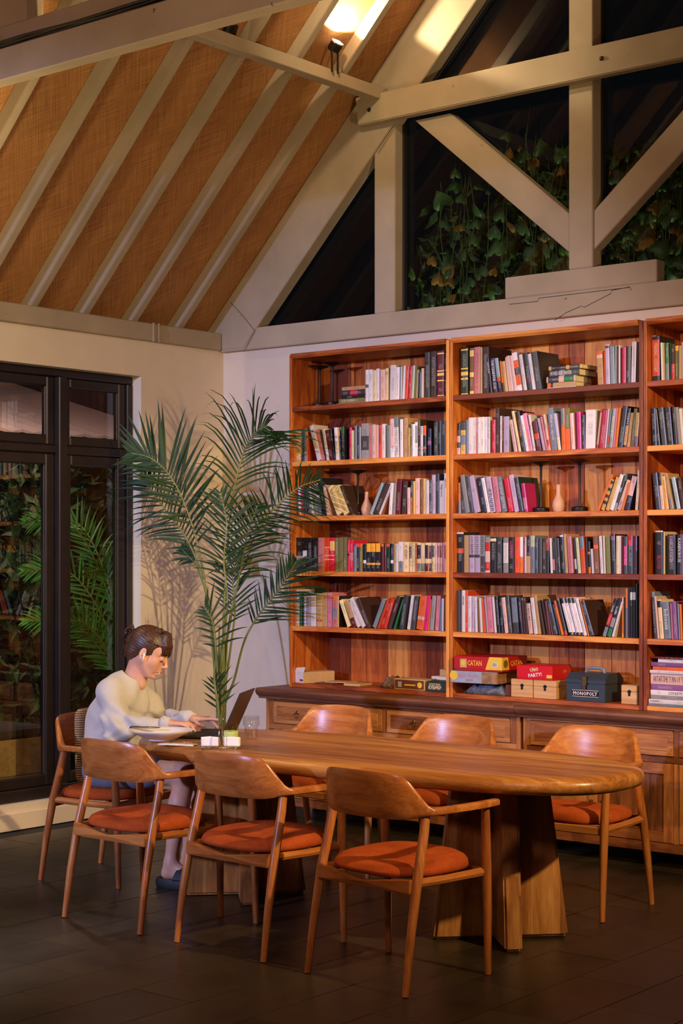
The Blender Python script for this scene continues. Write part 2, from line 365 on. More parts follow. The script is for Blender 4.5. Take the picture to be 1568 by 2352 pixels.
for x, z in ((2.93, 4.28), (1.33, 4.27)):
    MB().lathe([(.0, 0), (.012, 0), (.013, .006), (.006, .012), (0, .012)], 8).build('bolt_head', M['black_metal'], tr, loc=(x, -.135, z-2.9), rot=(math.pi/2, 0, 0))
gw = empty('window_2', (0, .05, 2.9), kind='structure')
def G(poly, name='pane'): return MB().prism([(x, z-2.9) for x, z in poly], -.002, .002).build(name, M['pane_dark'], gw)
zi = inn
P1 = [(.30, 3.0), (1.38, 3.0), (1.38, zi(1.38)+.1), (.30, zi(.30)+.02)]
P2 = [(1.38, 3.0), (2.755, 3.0), (2.755, 3.35), (1.72, 4.27), (1.38, 4.27)]
P3 = [(2.755, 3.35), (2.755, 4.27), (1.72, 4.27)]
P4 = [(1.38, 4.27), (2.755, 4.27), (2.755, zi(2.755)+.1), (1.42, zi(1.42)+.1)]
for P in (P1, P2, P3, P4): G(P); G(mir(P))
# dark glazing beads at the edges of the panes
fb = plain('dark_glazing_fillet', (28, 22, 20), 0.6)
for P in ([(1.462, 3.055), (1.475, 3.055), (1.475, 4.19), (1.462, 4.19)], [(2.664, 3.50), (2.678, 3.49), (2.678, 4.19), (2.664, 4.19)], [(2.834, 3.25), (2.846, 3.25), (2.846, 4.19), (2.834, 4.19)], [(2.834, 4.365), (2.846, 4.365), (2.846, 5.4), (2.834, 5.4)]):
    MB().prism([(x, z-2.9) for x, z in P], -.03, 0).build('glazing_fillet', fb, gw)
a = [(1.63, zi(1.63)-.02), (1.645, zi(1.645)-.03), (2.7, zi(2.7)-.03), (2.7, zi(2.7)-.01)]
MB().prism([(x, z-2.9) for x, z in a], -.03, 0).build('glazing_fillet', fb, gw)

# ---- left wall plate
pl = MB().cbox(-.10, .045, -9, -.066, 2.925, 3.036, .006).build('trim_2', M['paint']); tag(pl, kind='structure')
for y in (-.69, -.645): MB().cbox(.045, .056, y-.006, y+.006, 2.92, 3.04, .002).build('cable_clip', M['paint'], pl)

# ---- roof: straw matting between painted rafters
cl = empty('ceiling', (0, 0, 3.0), kind='structure')
def slope_prism(y0, y1, xa, xb, lo, hi, right=False):
    f = (lambda x: 5.51-x) if right else (lambda x: x)
    P = [(f(xa), lo+S*xa-3), (f(xb), lo+S*xb-3), (f(xb), hi+S*xb-3), (f(xa), hi+S*xa-3)]
    return MB().prism(P, y0, y1)
ry = [-.430-.4035*k for k in range(16)]
raft = slope_prism(0, .052, -.11, 2.73, 3.038, 3.158).build('rafter', M['paint'], cl, bevel=.004); raft.location.y = ry[0]
for k, y in enumerate(ry[1:], 1):
    if k == 0: continue
    c = raft.copy(); COL.objects.link(c); c.location.y = y
raftr = slope_prism(0, .052, -.11, 2.73, 3.038, 3.158, True).build('rafter', M['paint'], cl, bevel=.004); raftr.location.y = ry[0]
for y in ry[1:7]:
    c = raftr.copy(); COL.objects.link(c); c.location.y = y
def straw(y0, y1, right):
    f = (lambda x: 5.51-x) if right else (lambda x: x)
    xa, xb, z = -.16, 2.755, 3.158
    vs = [(f(xa), y0, z+S*xa-3), (f(xb), y0, z+S*xb-3), (f(xb), y1, z+S*xb-3), (f(xa), y1, z+S*xa-3)]
    vs += [(a, b, c+.03) for a, b, c in vs]
    me = bpy.data.meshes.new('matting_panel'); me.from_pydata(vs, [], [(0,1,2,3),(4,7,6,5),(0,4,5,1),(1,5,6,2),(2,6,7,3),(3,7,4,0)])
    L = math.hypot(1, S); uv = me.uv_layers.new(name='UVMap')
    for lp in me.loops:
        p = vs[lp.vertex_index]; uv.data[lp.index].uv = ((p[0] if not right else 5.51-p[0])*L, p[1])
    me.materials.append(M['straw']); o = bpy.data.objects.new('matting_panel', me); COL.objects.link(o); o.parent = cl
edges = [.10]+[y+.026 for y in ry]
for k in range(len(edges)-1): straw(edges[k+1], edges[k], False)
for k in range(7): straw(edges[k+1], edges[k], True)
# dark blocking boards between rafter feet
for k in range(10):
    y1 = -.07 if k == 0 else ry[k-1]; y0 = ry[k]+.052
    MB().box(-.115, -.095, y0, y1, .03, .09).build('eaves_board', M['case_y'], cl)
pu = MB().cbox(1.335, 1.412, -3.10, -.064, 4.325, 4.398, .004).build('trim_3', M['paint']); tag(pu, kind='structure')
# ---- second truss nearer the camera: two planks with a cable lying between, and its post
t2 = empty('trim_4', (0, -3.2, 3.7), kind='structure')
MB().cbox(.75, 4.70, -.045, .035, 0.0, .143, .005).build('tie_plank', M['paint'], t2)
MB().cbox(.82, 4.60, -.015, .065, .1435, .252, .005).build('tie_plank', M['paint'], t2)
MB().cbox(1.45, 1.812, -.005, .10, .2525, 1.27, .005).build('post', M['paint'], t2)
cb = MB()
for k in range(3):
    cb.tube([(x, -.035-.006*k+.004*math.sin(x*5+k), .149+.008*k+.003*math.sin(x*9+2*k)) for x in [1.0+.12*i for i in range(31)]], .0065, 6)
tag(cb.build('cable', M['black_metal'], smooth=True, loc=(0, -3.2, 3.7)), 'black electric cables lying on the painted tie beam at top left', 'cable')
MB().cbox(1.60, 1.67, -.075, -.046, .15, .21, .01).build('cable_bracket', M['black_metal'], t2)

# ---- floodlight on the purlin, its cable and a coil of spare cable
fl_ = empty('floodlight', (1.43, -.585, 4.465), 0, 'small black floodlight on a bracket, shining up the roof matting', 'lamp')
for s in (-1, 1): MB().cbox(-.006, .006, s*.026-.004, s*.026+.004, -.09, .06, .001).build('bracket', M['black_metal'], fl_)
hd = empty('head', (0, 0, .062), parent=fl_); hd.rotation_euler = (0, math.radians(42), 0)
MB().cbox(-.026, .026, -.035, .035, -.03, .03, .008).build('housing', M['black_metal'], hd)
m, nt, b = newmat('lit_lamp_glass'); b.inputs['Emission Color'].default_value = (1, .86, .6, 1); b.inputs['Emission Strength'].default_value = 40
MB().cbox(-.021, .021, -.03, .03, .0305, .033, .001).build('lens', m, hd)
lamp('floodlight_beam', 'SPOT', (1.472, -.585, 4.562), 62, (1, .78, .50), (1.95, -.60, 5.10), .015, 150, 0.15)
tag(MB().tube([(1.375+.012*math.sin(y*21), y, 4.404+.003*math.sin(y*37)) for y in [-1.62+.05*i for i in range(31)]], .005, 6).build('cable', M['black_metal'], smooth=True), 'thin dark cable running along the roof purlin to the floodlight', 'cable')
ck = MB()
for k in range(5): ck.tube([(1.375+.022*math.cos(a/2.), -1.42+.004*k+.045*math.sin(a/2.), 4.412+.010*k+.01*math.sin(a)) for a in range(14)], .005, 6)
tag(ck.build('cable_coil', M['black_metal'], smooth=True), 'tangle of spare black cable on the purlin near the tie beam', 'cable')

# ================================================================ DINING TABLE
def superellipse(a, b, n, k):
    out = []
    for i in range(k):
        t = 2*math.pi*i/k; c, s = math.cos(t), math.sin(t)
        out.append((a*math.copysign(abs(c)**(2/n), c), b*math.copysign(abs(s)**(2/n), s)))
    return out
TBX, TBY = 3.11, -2.385
tb = empty('dining_table', (TBX, TBY, 0), math.radians(0.6), 'long oval teak dining table with a thick rounded edge on two cross-shaped bases', 'table')
mb = MB(); rings = []
for off, z in ((-.10, .682), (-.035, .683), (-.012, .690), (-.002, .704), (0, .716), (-.003, .730), (-.012, .742), (-.030, .749), (-.055, .751), (-.20, .751)):
    rings.append([(x, y, z) for x, y in superellipse(1.245+off, .485+off, 2.75, 96)])
mb.loft(rings); mb.build('tabletop', M['table_x'], tb, smooth=True)
def fin(cx, cy, ang, L0, L1, t, parent):
    Mx = Matrix.Translation((cx-TBX, cy-TBY, 0)) @ Matrix.Rotation(ang, 4, 'Z')
    P = [(-L0, .004), (L0, .004), (L1, .682), (-L1, .682)]
    o = MB().prism(P, -t/2, t/2).build('base_board', M['table_z'], parent, bevel=.012, smooth=True); o.matrix_local = Mx
    return o
for cx in (3.665, 2.245):
    fin(cx, -2.235, math.radians(45), .285, .20, .085, tb)
    for s in (-1, 1):
        Mx = Matrix.Translation((cx-TBX, -2.235-TBY, 0)) @ Matrix.Rotation(math.radians(-45), 4, 'Z')
        P = [(s*.0435, .004), (s*.285, .004), (s*.20, .682), (s*.0435, .682)]
        o = MB().prism(P, -.036, .036).build('base_board', M['table_z'], tb, bevel=.010, smooth=True); o.matrix_local = Mx

# ================================================================ CHAIRS
def make_chair(label):
    r = empty('armchair', (0, 0, 0), 0, label, 'chair', 'teak armchairs around the oval table')
    # legs
    for s in (-1, 1):
        MB().tube([(s*.250, -.235, .002), (s*.247, -.205, .20), (s*.243, -.165, .40), (s*.237, -.118, .58), (s*.233, -.105, .645)], [.0125, .0165, .0195, .0185, .017], 12).build('leg', M['chair_z'], r, smooth=True)
        MB().tube([(s*.255, .228, .002), (s*.257, .222, .25), (s*.258, .215, .42), (s*.262, .205, .60), (s*.264, .200, .652)], [.0125, .017, .0195, .017, .0155], 12).build('leg', M['chair_z'], r, smooth=True)
    # one piece backrest sweeping into the arms
    # stations along a U in plan
    pts = []; n = 44
    for i in range(n+1):
        t = -1+2*i/n; a = abs(t)
        s = math.copysign(1, t)
        if a < .62:
            q = a/.62; ang = q*math.radians(74)
            x = .262*math.sin(ang)/math.sin(math.radians(74))*1.0; y = -.205+.115*(1-math.cos(ang))/(1-math.cos(math.radians(74)))
        else:
            q = (a-.62)/.38; x = .262+.018*math.sin(q*math.pi*.8); y = -.09+.345*q
        # heights
        def sm(e0, e1, v):
            v = min(1, max(0, (v-e0)/(e1-e0))); return v*v*(3-2*v)
        k = sm(.36, .60, a)
        round_top = .035*max(0, (a-.2)/.3)**3 if a < .5 else .035
        zt = (.800-.012*(a/.4)**2 - round_top*(1-k))*(1-k) + .668*k
        zb = .622*(1-sm(.3, .62, a)) + .640*sm(.3, .62, a)
        th = .013*(1-sm(.40, .72, a)) + .023*sm(.40, .72, a)
        if a > .9: th *= 1-.25*((a-.9)/.1)**2
        pts.append((s*x if a else 0, y, zb, zt, th))
    rings = []
    for i, (x, y, zb, zt, th) in enumerate(pts):
        p0 = pts[max(0, i-1)]; p1 = pts[min(n, i+1)]
        d = Vector((p1[0]-p0[0], p1[1]-p0[1])).normalized(); nx, ny = -d.y, d.x
        hm = (zb+zt)/2; hh = (zt-zb)/2
        lean = -.05*(zt-zb > .06)
        ring = []
        for j in range(14):
            A = 2*math.pi*j/14; ca, sa = math.cos(A), math.sin(A)
            o1 = th*math.copysign(abs(ca)**.6, ca); o2 = hh*math.copysign(abs(sa)**.55, sa)
            dy = -(o2+hh)*.16*max(0, (hh-.02)/.07)
            ring.append((x+nx*o1, y+ny*o1+dy*(1 if hh > .02 else 0), hm+o2))
        rings.append(ring)
    MB().loft(rings).build('backrest', M['chair_x'], r, smooth=True)
    # seat frame rails and cushion
    z0, z1 = .372, .408
    MB().add([(-.236, -.198, z0-.012), (.236, -.198, z0-.012), (.236, -.172, z0-.012), (-.236, -.172, z0-.012), (-.236, -.196, z1+.006), (0, -.206, z1-.022), (.236, -.196, z1+.006), (.236, -.172, z1+.006), (0, -.176, z1-.022), (-.236, -.172, z1+.006)],
             [(0, 1, 6, 5, 4), (2, 3, 9, 8, 7), (0, 3, 2, 1), (4, 5, 8, 9), (5, 6, 7, 8), (0, 4, 9, 3), (1, 2, 7, 6)]).build('rear_rail', M['chair_x'], r, bevel=.003)
    MB().cbox(-.243, .243, .200, .226, z0, z1, .004).build('front_rail', M['chair_x'], r)
    for s in (-1, 1):
        MB().tube([(s*.236, -.170, .398), (s*.238, 0, .392), (s*.246, .21, .392)], [.017, .016, .017], 8, flat=1.0).build('side_rail', M['chair_y'], r, smooth=True)
    mb = MB(); rings = []
    prof = [(.72, .404), (.93, .407), (.985, .414), (1.0, .424), (.99, .436), (.955, .448), (.86, .459), (.65, .465), (.35, .463), (.05, .461)]
    base = superellipse(.240, .215, 3.0, 40)
    for f, z in prof:
        ring = []
        for x, y in base:
            wx = 1.0+.04*(y/.215)
            zz = z+(.010*(y/.215)**3 if z > .43 else 0)-(.010*math.exp(-((x*f)**2+(y*f)**2)/.01) if z > .455 else 0)
            ring.append((x*f*wx, y*f+.012, zz))
        rings.append(ring)
    mb.loft(rings).build('seat_cushion', M['rust'], r, smooth='all')
    return r
ch0 = make_chair('teak armchair nearest the camera, right end of the front row, rust seat')
ch0.location = (3.705, -2.985, 0); ch0.rotation_euler.z = math.radians(-5)
def place(x, y, deg, label):
    c = copy_tree(ch0); c.location = (x, y, 0); c.rotation_euler.z = math.radians(deg); c['label'] = label; return c
place(2.955, -2.93, -3, 'middle armchair of the front row, rust seat, its back towards the camera')
place(2.24, -2.905, -3, 'front row armchair at the left, in front of the seated woman')
wch = place(1.43, -2.345, -78, 'armchair under the seated woman, beside the dark window')
place(2.02, -1.44, 180, 'far side armchair nearest the palm, mostly hidden behind the table')
place(2.80, -1.47, 179, 'middle armchair on the far side of the table, before the drawers')
place(3.60, -1.50, 181, 'far side armchair at the right end of the table, before the cabinet doors')

# ================================================================ CABINETS AND BOOKCASES
def prof_counter(x0, x1, name='worktop'):
    P = [(-.5, .72), (-.512, .722), (-.516, .735), (-.528, .742), (-.540, .755), (-.545, .768), (-.541, .780), (-.530, .786), (-.004, .786), (-.004, .72)]
    rings = [[(x, y, z) for y, z in P] for x in (x0, x1)]
    return MB().loft(rings).build(name, M['counter'], smooth=True)
def ring_pull(parent, x, z, y=-.492):
    o = MB()
    o.lathe([(0, 0), (.011, 0), (.012, .003), (.006, .006), (.004, .014), (0, .015)], 10, M=Matrix.Rotation(math.pi/2, 4, 'X'))
    o.tube([(.015*math.sin(a), -.015, -.016+.015*math.cos(a)) for a in [2*math.pi*k/14 for k in range(15)]], .002, 6)
    o.build('ring_pull', M['brass'], parent, smooth=True, loc=(x, y, z))
def cabinet(xa, xb, drawers, doors, label):
    c = empty('cabinet', (xa, -.25, 0), 0, label, 'cabinet', 'low cabinets under the bookcases')
    def L(x0, x1, y0, y1, z0, z1, nm, mt, ch=.003): return MB().cbox(x0-xa, x1-xa, y0+.25, y1+.25, z0, z1, ch).build(nm, M[mt], c)
    L(xa, xa+.025, -.485, -.004, .085, .7195, 'side_panel', 'cab_z'); L(xb-.025, xb, -.485, -.004, .085, .7195, 'side_panel', 'cab_z')
    L(xa+.025, xb-.025, -.018, -.006, .085, .7195, 'back_panel', 'cab_x')
    L(xa+.025, xb-.025, -.48, -.02, .10, .12, 'bottom_board', 'cab_x')
    L(xa+.025, xb-.025, -.485, -.455, .708, .7195, 'top_rail', 'cab_x', .001); L(xa+.025, xb-.025, -.485, -.455, .538, .572, 'middle_rail', 'cab_x'); L(xa+.025, xb-.025, -.485, -.455, .085, .135, 'bottom_rail', 'cab_x')
    for x in (xa+.03, xb-.07):
        for y in (-.46, -.09): L(x, x+.04, y, y+.04, 0.002, .085, 'foot', 'cab_z')
    xs = [xa+.025]+[d for d in drawers]+[xb-.025]
    ds = drawers
    prev = xa+.025
    for a, b_ in ds:
        L(prev, a-.0015, -.485, -.46, .572, .708, 'stile', 'cab_z', .001); prev = b_+.0015
        d = empty('drawer', (a-xa, 0, .573), parent=c)
        MB().cbox(0, b_-a, -.242, -.02, 0.002, .133, .003).build('drawer_front', M['cab_x'], d)
        MB().cbox(.03, b_-a-.03, -.2455, -.2405, .028, .107, .003).build('drawer_panel', M['cab_x'], d)
        ring_pull(d, (b_-a)/2, .075, -.246)
    L(prev, xb-.025, -.485, -.46, .572, .708, 'stile', 'cab_z', .001)
    prev = xa+.025
    for k, (a, b_) in enumerate(doors):
        L(prev, a-.0015, -.485, -.46, .135, .538, 'stile', 'cab_z', .001); prev = b_+.0015
        d = empty('cabinet_door', (a-xa, 0, .137), parent=c)
        W = b_-a
        for q in ((0, .055, 0, .40), (W-.055, W, 0, .40)): MB().cbox(q[0], q[1], -.240, -.215, q[2], q[3], .003).build('door_stile', M['cab_z'], d)
        for q in ((.055, W-.055, 0, .055), (.055, W-.055, .345, .40)): MB().cbox(q[0], q[1], -.240, -.215, q[2], q[3], .003).build('door_rail', M['cab_x'], d)
        MB().cbox(.055, W-.055, -.230, -.220, .055, .345, .002).build('door_panel', M['cab_z'], d)
        kx = W-.028 if k % 2 == 0 else .028
        MB().lathe([(0, 0), (.006, 0), (.004, .008), (.009, .014), (.009, .019), (0, .022)], 10, M=Matrix.Rotation(math.pi/2, 4, 'X')).build('knob', M['brass'], d, smooth=True, loc=(kx, -.240, .175))
    L(prev, xb-.025, -.485, -.46, .135, .538, 'stile', 'cab_z', .001)
    return c
cabinet(.806, 2.632, [(.872, 1.262), (1.300, 1.699), (1.734, 2.130), (2.160, 2.569)], [(.872, 1.262), (1.270, 1.699), (1.734, 2.130), (2.138, 2.569)], 'left low teak cabinet with four ring-pull drawers, next to the palm')
cabinet(2.650, 4.476, [(2.70, 3.080), (3.125, 3.546), (3.580, 3.98), (4.01, 4.42)], [(2.70, 3.108), (3.116, 3.546), (3.580, 3.98), (3.99, 4.42)], 'right low teak cabinet behind the far right chair')
tag(prof_counter(.772, 2.628), 'dark moulded worktop on the left cabinet, beside the palm', 'worktop', 'worktops')
tag(prof_counter(2.631, 4.52), 'dark moulded worktop on the right cabinet, behind the chairs', 'worktop', 'worktops')

SH = [2.485, 2.152, 1.822, 1.490, 1.157, .812]     # tops of the shelf boards
rb = random.Random(11)
def bookcase(xa, xb, label):
    c = empty('bookcase', (xa, -.19, .787), 0, label, 'bookcase', 'tall teak bookcases')
    def L(x0, x1, y0, y1, z0, z1, nm, mt, ch=.002): return MB().cbox(x0-xa, x1-xa, y0+.19, y1+.19, z0-.787, z1-.787, ch).build(nm, M[mt], c)
    t = .021
    L(xa, xa+t, -.38, -.004, .787, 2.800, 'side_panel', 'case_z'); L(xb-t, xb, -.38, -.004, .787, 2.800, 'side_panel', 'case_z')
    MB().loft([[(x, y+.19, z-.787) for y, z in ((-.38, 2.778), (-.392, 2.790), (-.394, 2.806), (-.004, 2.806), (-.004, 2.778))] for x in (t, xb-xa-t)]).build('top_board', M['case_x'], c)
    for z in SH[:-1]: L(xa+t, xb-t, -.378, -.024, z-.029, z, 'shelf', 'case_x')
    L(xa+t, xb-t, -.379, -.024, .787, SH[5], 'bottom_board', 'case_x')
    x = xa+t
    while x < xb-t-.01:
        w_ = min(rb.choice((.10, .13, .15, .17, .12)), xb-t-x)
        if xb-t-(x+w_) < .05: w_ = xb-t-x
        L(x+.0012, x+w_-.0012, -.022, -.008, .79, 2.777, 'back_plank', 'case_z', .0015); x += w_
    return c
BAYS = [(.902, 2.090), (2.094, 3.313), (3.317, 4.536)]
for (a, b_), l in zip(BAYS, ('left teak bookcase of six shelves, its side by the white wall and the palm', 'middle teak bookcase of six shelves, board games on its bottom shelf', 'right teak bookcase cut off by the edge of the photo')): bookcase(a, b_, l)

# ---------------------------------------------------------------- books
PAL = {'w': ('white', (222, 214, 218)), 'k': ('black', (34, 32, 36)), 'g': ('grey', (140, 138, 140)), 'dg': ('charcoal', (62, 64, 70)), 'sl': ('slate blue', (116, 128, 142)),
 'r': ('red', (196, 32, 30)), 'cr': ('crimson', (170, 14, 44)), 'm': ('magenta', (190, 32, 104)), 'p': ('pink', (206, 120, 150)), 'pp': ('pale pink', (222, 180, 172)), 'o': ('orange', (224, 100, 34)),
 'y': ('yellow', (240, 176, 50)), 'c': ('cream', (226, 202, 156)), 'b': ('brown', (120, 78, 52)), 'db': ('dark brown', (60, 38, 32)), 't': ('tan', (184, 146, 100)), 'gr': ('green', (40, 112, 70)),
 'dgr': ('dark green', (30, 52, 40)), 'ol': ('olive', (112, 108, 58)), 'lv': ('lavender', (178, 160, 190)), 'n': ('navy', (40, 36, 62)), 'mr': ('maroon', (92, 26, 38)), 'gd': ('golden', (206, 164, 84)),
 'lb': ('pale blue', (150, 172, 186)), 'pu': ('purple', (130, 84, 140)), 'ro': ('dusty rose', (186, 112, 116)), 'pg': ('pale green', (190, 196, 160)), 'au': ('gilt', (230, 190, 100))}
def mat_cover(key):
    nm, c = PAL[key]; m, nt, b = newmat('book_cover_'+nm.replace(' ', '_'))
    tc = N(nt, 'ShaderNodeTexCoord'); oi = N(nt, 'ShaderNodeObjectInfo'); base = lin(c); lum = sum(base[:3])/3
    ink = tuple(x*.25 for x in base[:3])+(1,) if lum > .22 else tuple(min(1, x*.4+.36) for x in base[:3])+(1,)
    hs = N(nt, 'ShaderNodeHueSaturation'); hs.inputs['Color'].default_value = base
    for sock, lo, hi, k in (('Hue', .485, .515, 1.0), ('Value', .8, 1.12, 7.3)):
        fr = N(nt, 'ShaderNodeMath', _operation='MULTIPLY'); fr.inputs[1].default_value = k; nt.links.new(oi.outputs['Random'], fr.inputs[0])
        f2 = N(nt, 'ShaderNodeMath', _operation='FRACT'); nt.links.new(fr.outputs[0], f2.inputs[0])
        mr = N(nt, 'ShaderNodeMapRange'); mr.inputs[3].default_value = lo; mr.inputs[4].default_value = hi; nt.links.new(f2.outputs[0], mr.inputs[0]); nt.links.new(mr.outputs[0], hs.inputs[sock])
    # printed lines on the spine: short strokes in a band along its middle
    sg = N(nt, 'ShaderNodeSeparateXYZ'); nt.links.new(tc.outputs['Generated'], sg.inputs[0])
    sn = N(nt, 'ShaderNodeSeparateXYZ'); nt.links.new(tc.outputs['Normal'], sn.inputs[0])
    mp = N(nt, 'ShaderNodeMapping'); mp.inputs['Scale'].default_value = (130, 1, 400); nt.links.new(tc.outputs['Object'], mp.inputs['Vector'])
    off = N(nt, 'ShaderNodeMath', _operation='MULTIPLY'); off.inputs[1].default_value = 91; nt.links.new(oi.outputs['Random'], off.inputs[0])
    cb_ = N(nt, 'ShaderNodeCombineXYZ'); nt.links.new(off.outputs[0], cb_.inputs[0]); nt.links.new(off.outputs[0], cb_.inputs[2]); nt.links.new(cb_.outputs[0], mp.inputs['Location'])
    nz = N(nt, 'ShaderNodeTexNoise', Scale=1.0, Detail=1.0); nt.links.new(mp.outputs[0], nz.inputs['Vector'])
    m2 = N(nt, 'ShaderNodeMapping'); m2.inputs['Scale'].default_value = (3, 1, 14); nt.links.new(tc.outputs['Object'], m2.inputs['Vector']); nt.links.new(cb_.outputs[0], m2.inputs['Location'])
    nb = N(nt, 'ShaderNodeTexNoise', Scale=1.0, Detail=0.0); nt.links.new(m2.outputs[0], nb.inputs['Vector'])
    def math_(op, a, v, clamp=False):
        n = N(nt, 'ShaderNodeMath', _operation=op); n.use_clamp = clamp
        nt.links.new(a, n.inputs[0])
        if isinstance(v, (int, float)): n.inputs[1].default_value = v
        else: nt.links.new(v, n.inputs[1])
        return n.outputs[0]
    a = math_('GREATER_THAN', nz.outputs['Fac'], .52); a = math_('MULTIPLY', a, math_('GREATER_THAN', nb.outputs['Fac'], .50))
    a = math_('MULTIPLY', a, math_('LESS_THAN', sn.outputs['Y'], -.6))
    ax = math_('ABSOLUTE', math_('SUBTRACT', sg.outputs['X'], .5), 0); a = math_('MULTIPLY', a, math_('LESS_THAN', ax, .24))
    az = math_('ABSOLUTE', math_('SUBTRACT', sg.outputs['Z'], .5), 0); a = math_('MULTIPLY', a, math_('LESS_THAN', az, .38))
    a = math_('MULTIPLY', a, .6)
    mx = N(nt, 'ShaderNodeMixRGB'); nt.links.new(a, mx.inputs[0]); nt.links.new(hs.outputs[0], mx.inputs[1]); mx.inputs[2].default_value = ink
    nt.links.new(mx.outputs[0], b.inputs['Base Color']); b.inputs['Roughness'].default_value = .34 if key not in 'ol t db b' else .55
    return m
for k in PAL: M['cv_'+k] = mat_cover(k)
def text_mesh(s, mat, height, maxlen, bold=0.0):
    "flat lettering lying in local xz (x = reading direction), centred"
    cu = bpy.data.curves.new('lettering', 'FONT'); cu.body = s; cu.align_x = 'CENTER'; cu.align_y = 'CENTER'; cu.resolution_u = 1; cu.size = 1; cu.offset = bold
    o = bpy.data.objects.new('t', cu); me = bpy.data.meshes.new_from_object(o); bpy.data.objects.remove(o)
    co = np.empty(len(me.vertices)*3, 'f'); me.vertices.foreach_get('co', co); co = co.reshape(-1, 3)
    mn, mx = co.min(0), co.max(0); c = (mn+mx)/2; wd, ht = (mx-mn)[:2]
    sy = height/ht; sx = min(sy*1.25, maxlen/wd)
    out = np.zeros_like(co); out[:, 0] = (co[:, 0]-c[0])*sx; out[:, 2] = (co[:, 1]-c[1])*sy
    me.vertices.foreach_set('co', out.ravel()); me.materials.clear(); me.materials.append(mat); me.update(); me.name = 'lettering'
    return me
INK = {}
def ink(key):
    if key not in INK: INK[key] = plain('ink_'+PAL[key][0].replace(' ', '_'), PAL[key][1], .5, 0, .02)
    return INK[key]
def lettering(s, key, parent, loc, height, maxlen, rot=(0, 0, 0), bold=0.0):
    o = bpy.data.objects.new('lettering', text_mesh(s, ink(key), height, maxlen, bold)); COL.objects.link(o); o.parent = parent; o.location = loc; o.rotation_euler = rot
    return o
def book_mesh(w_, d, h_, key, bands, face, parentless=True):
    t = min(.0025, w_*.2)
    ol = [(-w_/2, .0012), (-w_/4, 0), (w_/4, 0), (w_/2, .0012), (w_/2, d), (w_/2-t, d), (w_/2-t, t), (-w_/2+t, t), (-w_/2+t, d), (-w_/2, d)]
    zs = sorted(set([0, 1]+[z for b in bands for z in b[:2]]))
    mats = [M['cv_'+key]]; keys = [key]
    for b in bands:
        if b[2] not in keys: keys.append(b[2]); mats.append(M['cv_'+b[2]])
    if face and face not in keys: keys.append(face); mats.append(M['cv_'+face])
    vs = []; fs = []; mi = []; n = len(ol)
    for z in zs: vs += [(x, y, z*h_) for x, y in ol]
    for i in range(len(zs)-1):
        zc = (zs[i]+zs[i+1])/2; k = 0
        for b in bands:
            if b[0] <= zc <= b[1]: k = keys.index(b[2])
        for j in range(n):
            fs.append((i*n+j, i*n+(j+1) % n, (i+1)*n+(j+1) % n, (i+1)*n+j))
            mi.append(k if j < 3 or j == 9 else (keys.index(face) if face and j == 3 else 0))
    for base, rev in ((0, True), ((len(zs)-1)*n, False)):
        for q in ((0, 1, 2, 3, 6, 7), (3, 4, 5, 6), (7, 8, 9, 0)):
            f = tuple(base+i for i in q); fs.append(f[::-1] if rev else f); mi.append(0)
    m = MB(); m.v = vs; m.f = fs; m.m = mi
    o = m.build('book', mats, fix=False)
    MB().box(-w_/2+t, w_/2-t, t, d-.003, .0025, h_-.0025).build('pages', M['paper'], o, fix=False)
    return o
YS = -.338
ORD = ['first','second','third','fourth','fifth','sixth','seventh','eighth','ninth','tenth','eleventh','twelfth','thirteenth','fourteenth','fifteenth','sixteenth','seventeenth','eighteenth','nineteenth','twentieth']
def ordw(i):
    if i < 20: return ORD[i]
    t = ['twentieth', 'thirtieth', 'fortieth'][(i+1)//10-2]; r = (i+1) % 10
    return t if r == 0 else ['twenty', 'thirty', 'forty'][(i+1)//10-2]+'-'+ORD[r-1]
SHN = ['top', 'second', 'third', 'fourth', 'fifth', 'bottom']; BN = ['left', 'middle', 'right']
ALL = []
